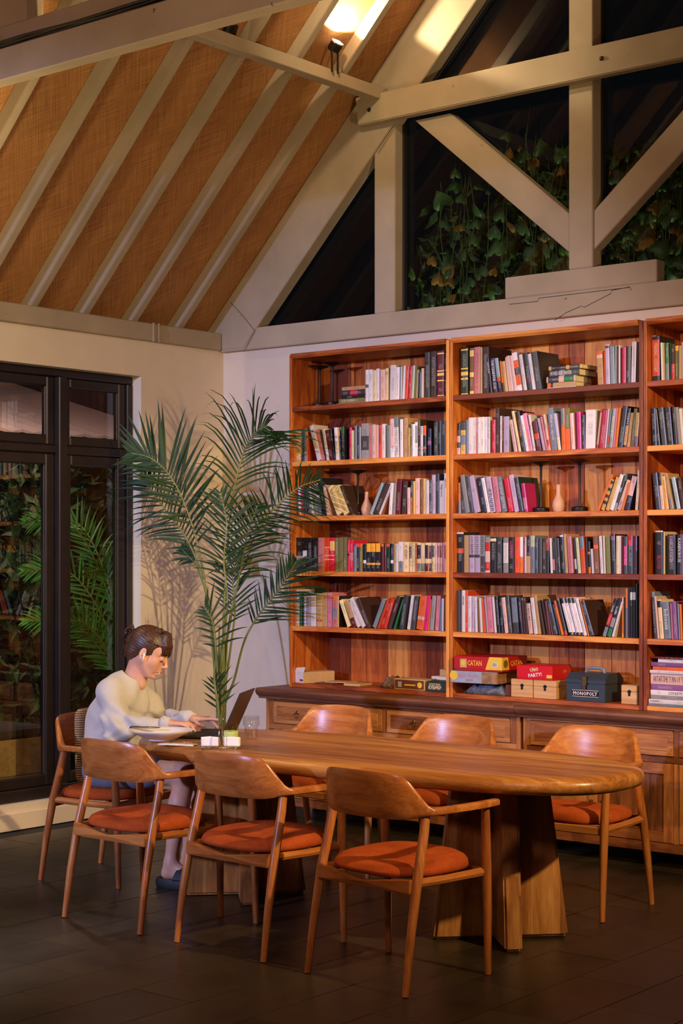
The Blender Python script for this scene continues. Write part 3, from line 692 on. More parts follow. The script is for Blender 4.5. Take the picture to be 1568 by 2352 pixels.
def shelf(bay, row, ox, oy, k, data):
    z0 = SH[row]+.0006; yb = None; rj = random.Random(bay*10+row)
    prevx = -1
    for ent in [e for e in data.replace('\n', ' ').split(';') if e.strip()]:
        p = ent.split(); X0, X1, Y, key = float(p[0]), float(p[1]), float(p[2]), p[3]
        lean = 0.; bands = []; face = None; txt = None; dep = None
        for q in p[4:]:
            if q[0] == 'b': a, b_, c = q[1:].split(','); bands.append((float(a), float(b_), c))
            elif q[0] == 'f': face = q[1:]
            elif q[0] in 'tu': txt = (q[0],)+tuple(q[1:].replace('_', ' ').split(','))
            elif q[0] == 'd': dep = float(q[1:])
            else: lean = float(q)
        y = YS+rj.uniform(-.006, .008)
        xa, _ = px_on_y(ox+X0/k, oy, y); xb, _ = px_on_y(ox+X1/k, oy, y); xt, zt = px_on_y(ox+(X0+lean)/k, oy+Y/k, y)
        dx = xt-xa; dz = zt-z0; ang = math.atan2(dx, dz); hh = math.hypot(dx, dz); wd = max(.006, (xb-xa)*math.cos(ang)*.96)
        if hh < .05: hh = .12
        d = dep or min(.28, max(.105, hh*.68+rj.uniform(-.01, .012)))
        d = min(d, -.03-y)
        if ang > 0: hh -= wd*math.sin(ang)*.0
        o = book_mesh(wd, d, hh, key, bands, face)
        # stand on the shelf on the lower corner
        if ang < 0: ox_ = xa+wd/2*math.cos(ang); oz_ = z0+wd/2*math.sin(-ang)
        else: ox_ = xb-wd/2*math.cos(ang); oz_ = z0+wd/2*math.sin(ang)
        ca_, sa_ = math.cos(ang), math.sin(ang); cx4 = [ox_+u_*ca_+v_*sa_ for u_ in (-wd/2, wd/2) for v_ in (0, hh)]
        lo_, hi_ = BAYS[bay][0]+.0225, BAYS[bay][1]-.0225
        if max(cx4) > hi_: ox_ -= max(cx4)-hi_
        if min(cx4) < lo_: ox_ += lo_-min(cx4)
        o.location = (ox_, y, oz_); o.rotation_euler = (0, ang, 0)
        if txt:
            z1, z2 = (float(txt[3]), float(txt[4])) if len(txt) > 3 else (.2, .8)
            rot = (0, math.pi/2, 0) if txt[0] == 't' else (0, -math.pi/2, 0)
            lettering(txt[1], txt[2], o, (0, -.0009, hh*(z1+z2)/2), min(wd*.58, .022), hh*(z2-z1), rot)
        ALL.append(dict(o=o, bay=bay, row=row, x=ox_, w=wd, h=hh, key=key, lean=lean/k, bands=bands, txt=txt))
# every row below was measured in an enlarged crop: left, right, top of spine, colour, lean of the top
shelf(0, 0, 660, 800, 4.126, '''738 766 205 w 0 b.45,.55,k;766 805 203 w;806 838 210 c;838 870 195 w;876 922 203 pp;926 955 190 c 0 b.8,.9,gd;965 1020 162 w 8;1022 1055 180 w 6;1056 1067 172 sl 6;1068 1081 172 w 6;
1082 1103 168 w 14;1105 1134 170 r 18;1136 1165 172 r 18;1168 1190 165 pg 18;1191 1212 168 ol 18;1213 1231 205 t 14;1233 1257 232 dgr 6;1262 1285 190 pp 4;1298 1346 40 dg 0 b.2,.23,k b.5,.53,k b.75,.78,k;1352 1410 32 db 0 b.2,.23,k b.45,.48,k b.7,.73,k;
1415 1482 28 mr 0 b.02,.04,au b.34,.37,au b.55,.58,au b.93,.96,au b.46,.52,au;1486 1506 45 n 0 b.35,.37,au b.6,.62,au''')
shelf(0, 1, 660, 940, 4.126, '''70 113 212 t 0 b.1,.3,c;115 155 212 dg;156 176 185 sl;178 190 196 o 0 fr;282 319 160 w -76;320 360 205 ro -62;361 371 215 n -50;372 400 187 w -48;401 430 200 mr -44;431 455 187 k -40;458 485 175 w -18;487 509 208 dg -14 b.85,1,o;512 541 168 k -5 b.78,1,gr d.2;
583 605 172 r;606 622 200 c;634 655 158 sl;657 683 160 dg;684 693 165 w;695 768 137 g 2 b.25,.65,dg;770 797 152 ro;799 832 147 pp;842 861 152 pp;862 890 150 o 0 tMANIFEST,k,.35,.95;892 925 140 w;942 974 150 sl -4;976 1016 92 pp -4 b0,.25,w;1018 1060 75 sl -12 b0,.75,w tYOU_MAGIC_WILL,sl,.05,.95;
1066 1096 95 w -2;1100 1138 82 t d.22;1140 1155 175 gd;1156 1178 140 dg;1180 1203 140 w;1204 1232 122 w 0 b.4,.9,g;1238 1256 97 db;1258 1281 160 w;1283 1312 155 k 0 b.68,1,o b.24,.30,o;1325 1360 183 n 0 b.4,.55,pu;1384 1420 125 dg;1422 1454 110 g 0 b0,1,dg;1455 1498 108 dg;1499 1510 110 o''')
shelf(0, 2, 660, 1075, 4.126, '''83 101 175 sl -4 b0,.1,o;102 120 180 w -4 b0,.12,o;124 160 178 m -14 b0,.12,o;164 184 185 dg -18 b0,.12,o;186 205 185 k -26 b0,.12,o;206 226 180 sl -20;230 250 180 w -36 b0,.1,o;252 286 162 g -26;288 330 155 sl -38 b.55,1,w;332 368 100 k -42 d.2;372 397 165 pp -38;
470 531 190 c -94;536 592 185 c -100;598 632 178 db -104 d.2;770 800 150 lb 112;806 856 155 db 110;858 882 165 w 110 fro;955 984 142 w 20;986 1018 140 g 12;1020 1066 105 mr 18;1076 1122 127 db 16;1133 1163 185 pp;1165 1182 120 dgr 0 b0,.5,o;1184 1208 125 y;1209 1252 97 pp;1258 1280 105 b;1282 1306 100 gd;
1310 1340 117 w;1342 1364 115 dg;1366 1402 65 lv;1405 1435 55 dg;1437 1480 120 w 0 tSapiens,db,.5,.9;1482 1513 50 w 0 tSapiens,mr,.55,.95''')
shelf(0, 3, 660, 1215, 4.126, '''58 120 82 k 0 b.25,.45,g;122 182 85 k 0 b.4,.62,w;184 235 95 k;238 285 105 k;288 341 82 ro;343 398 82 r 0 b.34,.36,au b.46,.48,au b.7,.72,au;400 445 84 r 0 b.34,.36,au b.46,.48,au b.62,.9,au;447 480 82 ol;482 525 80 ol;527 560 78 ol;565 587 105 r 0 b.5,.56,k;589 622 103 r 0 b.35,.6,ro;
626 651 138 sl 0 b.9,1,m;653 679 140 k 0 b.88,1,o;681 708 140 ol 0 b.88,1,o;716 745 145 k 0 b.3,.42,w;747 786 137 k 0 b.7,1,y b.24,.31,y;788 830 137 k 0 b.7,1,y b.24,.31,y;832 879 137 k 0 b.7,1,y b.24,.31,y;884 909 140 mr 0 b.9,1,o;911 933 140 mr;935 968 140 dgr 0 b.9,1,o;975 1002 140 k 0 b.3,.42,w;1004 1022 140 t;
1024 1048 138 w;1050 1092 122 w 0 b0,.35,sl;1096 1149 125 c 0 uХАРПЕР_ЛИ,mr,.42,.9;1152 1175 150 c 0 b.5,.95,db;1178 1204 138 c;1206 1222 150 o;1225 1262 130 c 0 b.45,.92,n b.02,.3,sl;1265 1300 137 c 0 b.02,.3,ol;1303 1333 130 c 0 b.45,.92,n b.02,.3,mr;1335 1364 130 c 0 b.45,.9,mr b.02,.3,mr;
1368 1392 130 c 0 b.5,.9,n;1394 1416 130 pp;1420 1440 130 pp 0 b.5,.9,ro;1442 1462 130 pp 0 b.5,.9,mr;1464 1482 128 p;1484 1512 125 pp 0 b.45,.9,ro''')
shelf(0, 4, 660, 1340, 4.126, '''58 88 55 w;90 112 52 gr 0 d.25;113 133 100 gr;135 152 105 dgr;156 178 97 w;180 215 97 g 0 b0,1,lv;217 270 102 w;273 325 95 t 0 b.15,.22,r;330 376 85 t;378 420 88 p;422 469 120 o 0 b0,.9,ro b.33,.6,sl;471 486 118 gd 0 fk;568 606 165 c -80;616 660 180 t -76 b0,.35,mr;664 706 183 w -92;708 750 150 w -122;
754 794 150 db -107 d.2;797 836 158 sl 95;845 868 160 r 92;870 902 150 cr 90;904 935 150 r 80;940 978 130 db 92;1000 1018 150 gr 86;1055 1098 118 dg 45;1130 1160 115 w 40;1166 1205 125 dg 36;1216 1284 128 o 36 b.3,.4,pp;1288 1322 118 m 32;1325 1342 150 o 22;1344 1380 118 g 26;1395 1430 118 p 20;1432 1455 145 sl 12;1458 1475 143 w 5;1477 1490 150 mr;1492 1510 125 o''')
shelf(1, 0, 1040, 780, 6.817, '''120 232 140 dgr 0 b.02,.04,au b.33,.37,au b.55,.58,au b.95,.98,au b.42,.5,au;258 322 135 b 0 b.02,.08,au b.38,.48,au b.82,.95,au;326 422 120 ro;426 455 120 t;458 558 120 db 0 d.23;577 615 290 k -58 tSAMURAI,w,.5,.95;632 700 300 n -56 tTHE_CASE_FOR_GOD,w,.1,.95;712 768 295 db -62 b.45,1,lb b.32,.45,o;
776 808 340 k -50 b.3,1,o;812 862 345 gd -52;872 896 285 pp -60;898 952 262 pp -70;957 1003 255 pp -72;1008 1092 215 w -92 b.15,.8,o b.42,.6,k;1107 1160 240 w -80;1170 1234 215 k -72 b.2,.35,mr;1242 1292 228 w -76;1302 1395 200 dg -80 d.22''')
shelf(1, 0, 1250, 770, 4.93, '''605 672 185 t -18 b.9,1,o b.8,.9,pp;676 690 188 r -8;695 742 103 lv -10 b.9,.96,mr;745 798 130 sl -8;802 813 118 w;815 828 125 n;833 856 115 w;858 872 150 mr;875 918 133 m;921 962 127 k;964 975 125 sl;977 1028 75 w 12''')
shelf(2, 0, 1250, 770, 4.93, '''1175 1218 12 ro -8;1222 1308 15 k -5 b.12,.92,r tMAKING_HISTORY,gd,.2,.85;1322 1344 85 w -12;1346 1369 90 t -12;1371 1410 88 gr -8 b0,.45,sl;1412 1430 95 dgr;1432 1470 105 db 0 b0,.45,cr;1472 1515 120 ol 0 b.85,1,y;1518 1546 118 t;1549 1580 80 lv''')
shelf(1, 1, 1035, 920, 6.817, '''78 126 360 k 0 b0,.22,pp b.4,.6,pp;130 230 340 gd 0 b.75,1,dg b.3,.6,sl;232 270 305 sl;273 339 268 w;341 400 265 w;402 411 265 r;413 460 262 w;465 520 258 w;522 572 258 w;575 610 255 w;640 694 300 r;700 756 115 db 0 d.24;766 795 243 w;797 815 245 mr;822 908 250 g 0 b0,1,lv;990 1044 310 pp -80;1060 1100 170 c -112;1112 1170 175 k -97 tTRUST_YOURSELF,o,.35,.8;
1177 1218 240 w -95;1225 1288 210 p -104;1292 1330 230 w -85;1342 1424 335 mr -75 b.4,.58,r;1440 1478 285 lv -92;1487 1520 260 p -92;1522 1560 222 pp -84 b.1,.3,r''')
shelf(1, 1, 1255, 915, 5.01, '''40 52 310 r -38;55 127 118 sl -52 tWhat_to_expect,w,.25,.85;132 166 178 lv -56 b0,.35,c;174 215 115 o -14 b.6,1,sl;219 278 115 ol -14 b0,.5,o;284 324 172 pp -20;352 400 155 m -12;403 438 190 k -3;440 556 135 w 6;570 590 120 r 50 b.1,.9,pp;594 658 138 cr 44;664 684 125 w 40;686 709 128 sl 40 b.1,.3,r;713 750 118 g 45 tBEACH_READ,w,.2,.85;
756 778 112 p 42;780 808 112 o 45;812 870 92 k 60;877 912 115 k 55 b.05,.55,t tTOKYO,w,.55,.9;914 953 168 t 45;958 1000 120 ol 45;1004 1042 165 gd 25 b0,.3,pu''')
shelf(2, 1, 1255, 915, 5.01, '''1197 1252 118 k -17;1268 1308 130 k -40;1325 1385 110 dg -45 tfearless,g,.45,.85;1394 1460 103 k -38 tfearless,g,.45,.85;1468 1505 105 k -32;1512 1545 105 g -38;1550 1582 120 w -32''')
shelf(1, 2, 1035, 1070, 6.817, '''118 154 265 g -8 b.4,1,o;158 224 240 dg -18;230 296 150 g -84;300 360 165 dg -80 fk;372 470 170 lv -104;488 560 190 n -82 ;568 618 195 w -95;624 706 180 lv -82 uВЕЛЛЕР,k,.03,.68;712 794 180 p -74;806 880 180 g -92 b0,1,sl tСГОРАЯ_ДОТЛА,w,.1,.85;906 984 200 r -84;1000 1074 150 lv -95;1082 1140 185 dg -90 fdgr d.2;1152 1210 280 m -58 b.1,.5,p''')
shelf(1, 2, 1340, 1060, 6.877, '''196 240 215 o 228;262 322 290 gd 160 b.85,.95,dgr b.62,.72,dgr b.4,.5,mr b.2,.3,dgr;336 392 258 gd 168;402 462 215 w 166;476 512 195 lb 148 b.62,.95,n b.2,.5,dg;516 578 305 pp 160 tPOLITY,dg,.03,.28;582 622 340 o 120;632 716 245 n 128 b.42,1,pp;808 852 140 c 45''')
shelf(2, 2, 1340, 1060, 6.877, '''1115 1141 175 mr -68;1145 1220 185 dg -60;1226 1274 180 pp -56 b.65,1,k;1290 1346 235 gd -68;1368 1424 195 t -98 b0,.3,g;1472 1534 255 lb -92;1542 1600 250 db -70''')
shelf(1, 3, 1040, 1210, 7.127, '''48 160 90 k 0 b.96,1,w b.48,.6,r;172 260 138 t;264 351 138 lv 0 b.4,.48,dg tАЗН_ЕРАЗН,k,.5,.97;356 437 138 lv 0 b.4,.48,dg tАЗН_ЕРАЗН,dg,.5,.97;440 519 138 sl 0 b.02,.44,dg tАЗН_ЕРАЗН,dg,.5,.97;523 604 168 pp 0 b.6,.85,r b.06,.3,r b.85,1,g;606 704 168 k 0 b.88,.96,c;708 800 168 dg;818 902 175 g 0 b.28,.85,w;906 996 168 k 0 tМИСТЕР,m,.42,.88;
1002 1087 168 o;1091 1141 168 o 0 b.45,1,w;1150 1171 168 p;1173 1196 168 w;1201 1262 140 t 0 b.45,1,n;1267 1334 145 sl 0 b.7,1,pg;1338 1387 190 dg;1390 1449 190 dg;1456 1520 190 db;1522 1566 190 dgr 0 b.65,1,r''')
shelf(1, 3, 1250, 1210, 4.93, '''68 92 128 w -15;96 122 175 k -14 b.1,.45,p;126 148 110 dg -20;152 180 130 dg -22;192 230 85 k -22 b.93,.98,w;236 268 82 t -24;276 328 110 ro -26;350 373 125 k -34 b.12,.4,w;379 412 125 pg -32;420 466 110 o -28 b.67,1,sl;470 494 115 k -15;498 527 165 k -14 b0,.2,o b.6,.67,o;536 564 250 w -16;568 622 105 b -22 b.66,.76,o;634 666 105 w -22;672 693 105 w -13;700 751 108 ol -14;757 806 85 k -10 b.86,.96,pu;
809 845 102 c;847 868 102 w;871 890 105 mr;893 934 110 dg 0 b.22,.75,m tСАЛТЫЧИХА,pp,.25,.72;936 998 103 dg 0 b.75,1,r;1000 1046 103 db 0 b.6,1,mr''')
shelf(2, 3, 1250, 1210, 4.93, '''1256 1345 45 k -2 b.97,1,c tBLOOD,r,.12,.42;1348 1358 55 c;1391 1488 85 k -3 b.9,1,mr tKARIN_SLAUGHTER,lv,.3,.95;1497 1553 85 k tKAREN_ROSE,w,.3,.9;1558 1600 85 lv''')
shelf(1, 4, 1040, 1340, 7.127, '''46 100 112 dg;103 138 125 dg;142 192 112 w 0 tИГРА,k,.65,.85;197 240 115 r 0 d.2;243 299 207 w;301 346 212 lv;362 405 222 w -12;412 440 225 b -18;447 481 235 w -28;502 546 240 o -48;552 576 200 lv -50;588 668 228 p -42;678 715 220 w -45;727 770 205 k -45 fdb;778 825 240 k -30;848 904 232 pp -56;920 968 205 dg -58;988 1086 235 dg -42 b.3,1,sl;1102 1144 235 k -46;1152 1184 235 mr -42;1190 1226 235 db -44;
1243 1308 330 pp -52 tLUDLUM,dg,.45,.97;1328 1386 235 w -68;1397 1440 200 t -70 d.2;1472 1512 285 db -92;1534 1566 265 db -96''')
shelf(1, 4, 1250, 1330, 4.93, '''42 70 250 mr -48;82 98 250 b -62;106 150 235 dg -86;160 184 290 n -78;192 219 250 o -94 b.8,1,r;232 260 225 dg -96 b0,.12,r;284 320 222 w -106 b.86,1,k b0,.08,k;326 362 218 w -106 b.86,1,k b0,.08,k;368 403 218 w -106 b.86,1,k b0,.08,k;410 445 218 w -108 b.86,1,k b0,.08,k;450 484 225 w -102;490 506 230 o -95;514 566 255 dg -112 fdb d.2;
650 691 235 k 130 b.3,.62,r b0,.25,sl tDoc_MAR,w,.65,.82;700 746 235 k 122 b0,.22,gr b.25,.5,g tDoc_MAR,w,.6,.8;756 782 260 w 110;876 891 208 o 0 b0,.1,y b.9,1,w;903 914 210 db;916 937 105 sl 0 b.6,1,o;941 965 105 n;968 992 92 k 0 b.75,.9,w;994 1016 92 k 0 b.75,.9,w;1018 1029 92 k 0 b.75,.9,w;1031 1049 55 dgr''')
shelf(2, 4, 1250, 1330, 4.93, '''1200 1233 142 sl -34;1242 1272 205 dg -32;1278 1302 195 pp -38;1309 1353 235 c -34 b.8,.97,k;1360 1436 262 sl -32 tIndonesia,w,.25,.8;1442 1461 275 p -22;1465 1510 255 pu -26;1522 1540 285 lb -20;1542 1562 285 o -18;1566 1600 225 r''')
# labels: look first, then neighbours, then place on the shelf
rows = {}
for b in ALL: rows.setdefault((b['bay'], b['row']), []).append(b)
def look(b):
    cn = PAL[b['key']][0]; s = ''
    if b['w'] < .0125: s = 'thin '
    elif b['w'] > .032: s = 'thick '
    if b['h'] > .255: s += 'tall '
    s += cn+' book'
    if b['txt']: s += ' with '+PAL[b['txt'][2]][0]+' lettering'
    elif b['bands']: s += ' with '+PAL[b['bands'][0][2]][0]+' band'
    if abs(b['lean']) > 8: s += ', leaning '+('left' if b['lean'] < 0 else 'right')
    return s
cnt = {}
for (bay, row), L_ in rows.items():
    L_.sort(key=lambda b: b['x'])
    for b in L_: cnt[(bay, row, look(b))] = cnt.get((bay, row, look(b)), 0)+1
    for i, b in enumerate(L_):
        s = look(b); tail = ', %s shelf, %s bookcase' % (SHN[row], BN[bay])
        if cnt[(bay, row, s)] > 1: s += ', '+ordw(i)+' from left'
        tag(b['o'], s+tail, 'book', 'books standing on the %s shelf of the %s bookcase' % (SHN[row], BN[bay]))

# beyond 280 standing books, the slimmest go together as one object
small = sorted(ALL, key=lambda b: b['w']*b['h'])[:max(0, len(ALL)-276)]
acc = {}; mbj = MB(); mats_j = []
for b in small:
    for o in [b['o']]+[q_ for q_ in bpy.data.objects if q_.parent == b['o']]:
        Mo = b['o'].matrix_basis if o is b['o'] else b['o'].matrix_basis @ o.matrix_basis
        me = o.data; off = len(mbj.v); mbj.v += [tuple(Mo @ v.co) for v in me.vertices]
        for p_ in me.polygons:
            mt = me.materials[p_.material_index]
            if mt not in mats_j: mats_j.append(mt)
            mbj.f.append(tuple(i+off for i in p_.vertices)); mbj.m.append(mats_j.index(mt))
    for o in [q_ for q_ in bpy.data.objects if q_.parent == b['o']]+[b['o']]: bpy.data.objects.remove(o)
tag(mbj.build('slim_books', mats_j, fix=False), 'slim books standing between the larger books on all the shelves', 'books', None, 'stuff')

# ================================================================ THINGS ON THE SHELVES
def P(px, py, y): return px_on_y(px, py, y)
def lie(x0, x1, zb, zt, key, y, d, label, group, rz=0, txt=None, bands=(), face=None):
    o = book_mesh(zt-zb, d, x1-x0, key, list(bands), face)
    o.location = (x0, y, (zb+zt)/2); o.rotation_euler = Euler((0, math.pi/2, 0)).to_matrix().to_euler()
    if rz: o.rotation_euler = (Matrix.Rotation(rz, 3, 'Z') @ Matrix.Rotation(math.pi/2, 3, 'Y')).to_euler()
    if txt: lettering(txt[0], txt[1], o, (0, -.0009, (x1-x0)*(txt[2]+txt[3])/2), min((zt-zb)*.6, .03), (x1-x0)*(txt[3]-txt[2]), (0, -math.pi/2 if len(txt) < 5 else math.pi/2, 0))
    return tag(o, label, 'book', group)
def stack(items, z, group):
    for it in items:
        x0, _ = P(it[0], 1200, YS); x1, _ = P(it[1], 1200, YS); t = it[2]
        lie(x0, x1, z, z+t, it[3], YS+it[6] if len(it) > 6 else YS, it[7] if len(it) > 7 else .14, it[4], group, txt=it[5] if len(it) > 5 else None, bands=it[8] if len(it) > 8 else ()); z += t+.0004
X = lambda ox, k, v: ox+v/k
k4, k9 = 4.126, 4.93
stack([(X(660,k4,466), X(660,k4,734), .0055, 'pp', 'thin pale pink booklet, lowest in the lying stack on the top left shelf'),
       (X(660,k4,486), X(660,k4,733), .024, 'ol', 'olive book with cream lettering, lying second from the bottom, top left shelf', ('ЗОМ_ЖИВИ'.replace('_', ' '), 'c', .1, .6)),
       (X(660,k4,508), X(660,k4,733), .018, 'k', 'black book lying in the middle of the stack on the top left shelf'),
       (X(660,k4,498), X(660,k4,733), .031, 'db', 'dark brown book with a red patch, lying in the stack on the top left shelf', None, 0, .15, [(.4, .7, 'r')]),
       (X(660,k4,505), X(660,k4,731), .021, 't', 'tan book on top of the lying stack, top left shelf', None, .01, .15)], SH[0]+.0006, 'books lying in a stack on the top left shelf')
stack([(X(1250,k9,30), X(1250,k9,356), .008, 'w', 'thin white book, lowest of the lying stack on the middle top shelf'),
       (X(1250,k9,32), X(1250,k9,354), .024, 't', 'tan book with an orange end, second lowest in the middle top shelf stack', None, 0, .17, [(0, .12, 'o'), (.12, .2, 'n')]),
       (X(1250,k9,30), X(1250,k9,357), .032, 'pp', 'pale pink book with dark and green title boxes, lying in the middle top stack', None, -.006, .17, [(.05, .42, 'n'), (.6, .94, 'gr')]),
       (X(1250,k9,50), X(1250,k9,388), .035, 'dg', 'charcoal thick book with small white lettering, lying in the middle top stack', ('BONES AND WATER', 'w', .05, .75), .004, .18, [(.34, .52, 'g')]),
       (X(1250,k9,45), X(1250,k9,424), .021, 'gd', 'cream yellow book with dark title boxes, uppermost of the middle top stack', None, .002, .17, [(.08, .52, 'n'), (.62, .93, 'dg')])], SH[0]+.0006, 'books lying in a stack on the middle top shelf')
# the big art books at the right, lying on the bottom shelf
zz = SH[5]+.0006; k14 = 14.52
for x0, t, key, lab, txt, bands, dy in [
    (190, .0135, 'sl', 'thin slate blue book at the bottom of the lying stack of art books', None, (), -.035), (200, .021, 'w', 'white book second from the bottom of the lying art books', ('DEJAVU', 'db', .03, .2), (), -.03),
    (430, .020, 'g', 'grey book lying below the sculpture book', None, (), -.01), (340, .025, 'w', 'white book on sculpture with grey capital lettering, lying in the stack', ('SCULPTURE OF TIME', 'dg', .33, .95), (), -.01),
    (510, .030, 'pu', 'thick purple book between the sculpture book and the thick pink art book', None, (), -.005), (480, .056, 'pp', 'very thick pale pink art book with grey capital lettering in the lying stack', ('ART AT THE TURN OF THE MILLENNIUM', 'dg', .05, .95), (), -.01),
    (330, .016, 'w', 'thin white book sticking out left above the thick pale pink art book', None, (), -.02), (560, .018, 'o', 'orange book lying under the upper purple book', None, (), 0), (480, .021, 'pu', 'thin purple book lying near the top of the art book stack', None, (), -.005),
    (735, .019, 'w', 'white book lying directly under the maroon folder', None, (), 0)]:
    x0w = max(3.343, P(1460+x0/k14, 1500, YS)[0]); lie(x0w, x0w+.31, zz, zz+t, key, YS+dy, .24, lab, 'art books lying on the bottom right shelf', txt=txt, bands=bands); zz += t+.0004
x0w = max(3.345, P(1460+350/k14, 1500, YS)[0]); lie(x0w, x0w+.34, zz, zz+.009, 'mr', YS-.01, .27, 'maroon thin folder on top of the lying art books', 'art books lying on the bottom right shelf')

# candlesticks and vases
def candlestick(x, z, y, h, label):
    c = empty('candlestick', (x, y, z), 0, label, 'candlestick', 'tall black metal candlesticks on the shelves')
    MB().lathe([(0, 0), (.044, 0), (.046, .004), (.046, .022), (.040, .027), (.012, .029), (0, .029)], 28).build('base', M['black_metal'], c, smooth=True)
    MB().lathe([(0, .0285), (.009, .0285), (.007, .045), (.006, h*.5), (.007, h-.03), (.012, h-.018), (0, h-.018)], 14).build('stem', M['black_metal'], c, smooth=True)
    MB().lathe([(0, h-.0185), (.018, h-.016), (.050, h-.006), (.060, h), (.058, h+.003), (.048, h-.001), (0, h-.004)], 32).build('dish', M['black_metal'], c, smooth=True)
for px, r_, y, h, l in ((729, 0, -.20, .255, 'black candlestick at the far left of the top left shelf, in shade'), (763, 0, -.25, .262, 'black candlestick beside the lying books on the top left shelf'),
                        (822, 2, -.25, .268, 'black candlestick behind a pink vase on the left bookcase'), (1242, 2, -.25, .275, 'black candlestick left of the pale vase, third shelf of the middle bookcase'), (1331, 2, -.25, .272, 'black candlestick right of the pale vase, third shelf of the middle bookcase')):
    candlestick(max(.992, P(px, 1200, y)[0]), SH[r_]+.0006, y, h, l)
M['clay'] = plain('pale_clay_glaze', (206, 160, 136), .5, 0, .05, 40)
for px, y, h, l in ((842, -.27, .140, 'small pale pink bottle vase in front of leaning books, left bookcase'), (1282, -.27, .148, 'small pale pink bottle vase between two candlesticks, middle bookcase')):
    tag(MB().lathe([(0, 0), (.022, 0), (.030, .012), (.034, .035), (.030, .06), (.018, .083), (.0125, .10), (.0125, h-.004), (.011, h), (.008, h-.004), (.008, .1), (0, .098)], 28).build('vase', M['clay'], smooth=True, loc=(P(px, 1200, y)[0], y, SH[2]+.0006)), l, 'vase', 'pale bottle vases')

# ---- board games and boxes
M['red_card'] = plain('red_printed_card', (178, 18, 22), .4, 0, .05, 8)
M['uno_card'] = plain('bright_red_card', (206, 16, 30), .35, 0, .03, 8)
M['yellow_card'] = plain('yellow_printed_card', (226, 190, 60), .4, 0, .05, 8)
M['grey_card'] = plain('blue_grey_printed_card', (150, 160, 178), .4, 0, .1, 20)
M['tan_card'] = plain('tan_printed_card', (150, 110, 70), .5, 0, .35, 30)
M['brown_card'] = plain('brown_printed_card', (104, 50, 28), .45, 0, .08, 20)
M['green_card'] = plain('dark_green_card', (36, 52, 44), .45, 0, .08, 20)
M['pale_wood'] = wood('pale_box_wood', 'x', (176, 130, 80), (206, 160, 104), (226, 188, 132), .5, .1)
M['plastic'] = plain('crumpled_clear_plastic', (120, 124, 136), .12, 0, .4, 45, .9)
M['steel'] = plain('blue_grey_painted_steel', (62, 74, 86), .35, .3, .05, 30)
M['carton'] = plain('white_card', (226, 214, 206), .6, 0, .03)
M['kraft'] = plain('kraft_card', (198, 158, 106), .7, 0, .06)
def boxat(name, px0, px1, py_b, py_t, y0, d, mat, label, cat, z=None, h=None, rz=0, group=None, lid=None, ch=.0025):
    "lidded card box; front face spans px0..px1 at plane y0"
    x0, zb = P(px0, py_b, y0); x1, _ = P(px1, py_b, y0); zt = P(px0, py_t, y0)[1]
    zb = z if z is not None else zb; h = h or zt-zb
    c = empty(name, (x0, y0, zb), rz, label, cat, group); W = x1-x0
    if lid is None: MB().cbox(0, W, 0, d, 0, h, ch).build('box_body', mat, c)
    else:
        MB().cbox(.002, W-.002, .002, d-.002, 0, h*.35, ch).build('box_body', lid, c)
        MB().cbox(0, W, 0, d, h*.12, h, ch).build('lid', mat, c)
    return c, W, h
B5 = SH[5]+.0006
# crumpled plastic pouch, then the train game, then the red hexagon game
def crumple(name, x0, x1, y0, y1, z0, z1, mat, seed, label, cat, n=14):
    r = random.Random(seed); vs = []; fs = []
    for sgn in (0, 1):
        for i in range(n+1):
            for j in range(n+1):
                e = min(i, j, n-i, n-j)/2.; e = min(1, e); x = x0+(x1-x0)*i/n; y = y0+(y1-y0)*j/n
                z = z0+.0006+(.0015*r.random() if not sgn else (z1-z0)*e*(.55+.45*r.random()))
                vs.append((x+r.uniform(-.003, .003)*e, y+r.uniform(-.003, .003)*e, z))
    m = n+1; o = m*m
    for i in range(n):
        for j in range(n):
            a = i*m+j; fs.append((a, a+1, a+m+1, a+m)); fs.append((o+a, o+a+m, o+a+m+1, o+a+1))
    for i in range(n):
        for a, b_ in ((i*m, (i+1)*m), ((i+1)*m+n, i*m+n), (i+1, i), (n*m+i, n*m+i+1)):
            fs.append((a, b_, b_+o, a+o))
    q = MB(); q.v = vs; q.f = fs; q.m = [0]*len(fs)
    return tag(q.build(name, mat, smooth='all'), label, cat)
pxx = P(1062, 1590, -.36)[0]; px2 = P(1156, 1590, -.36)[0]
crumple('plastic_pouch', pxx, px2, -.355, -.14, B5, B5+.062, M['plastic'], 4, 'grey crumpled plastic packet underneath the train board game', 'packet')
c, W, h = boxat('card_box', 1160, 1172, 0, 0, -.34, .2, M['brown_card'], 'dark box standing behind the plastic packet under the stacked games', 'box', B5, .062)
c, W, h = boxat('board_game', 1034, 1137, 0, 0, -.425, .27, M['grey_card'], 'grey blue train board game box between the red game and a plastic packet', 'board game', B5+.065, .066, math.radians(3))
lettering('TICKET TO RIDE', 'p', c, (W*.38, -.0012, .040), .020, W*.46, bold=.01); lettering('Junior', 'r', c, (W*.42, -.0012, .017), .015, W*.16)
MB().cbox(W*.68, W+.0008, -.0010, .012, .002, .064, .0005).build('printed_panel', M['tan_card'], c); MB().cbox(W-.005, W+.001, .012, .269, .002, .064, .0005).build('printed_panel', M['tan_card'], c)
MB().lathe([(0, 0), (.026, 0), (.026, .001), (0, .001)], 16, M=Matrix.Rotation(math.pi/2, 4, 'X')).build('printed_sun', M['yellow_card'], c, loc=(.022, 0, .040))
c, W, h = boxat('board_game', 1042, 1150, 0, 0, -.415, .27, M['red_card'], 'red island-settling board game box with a yellow corner, on top of the grey game', 'board game', B5+.1325, .081, math.radians(2), lid=M['red_card'])
lettering('CATAN', 'y', c, (W*.435, -.0012, .045), .030, W*.30, bold=.02)
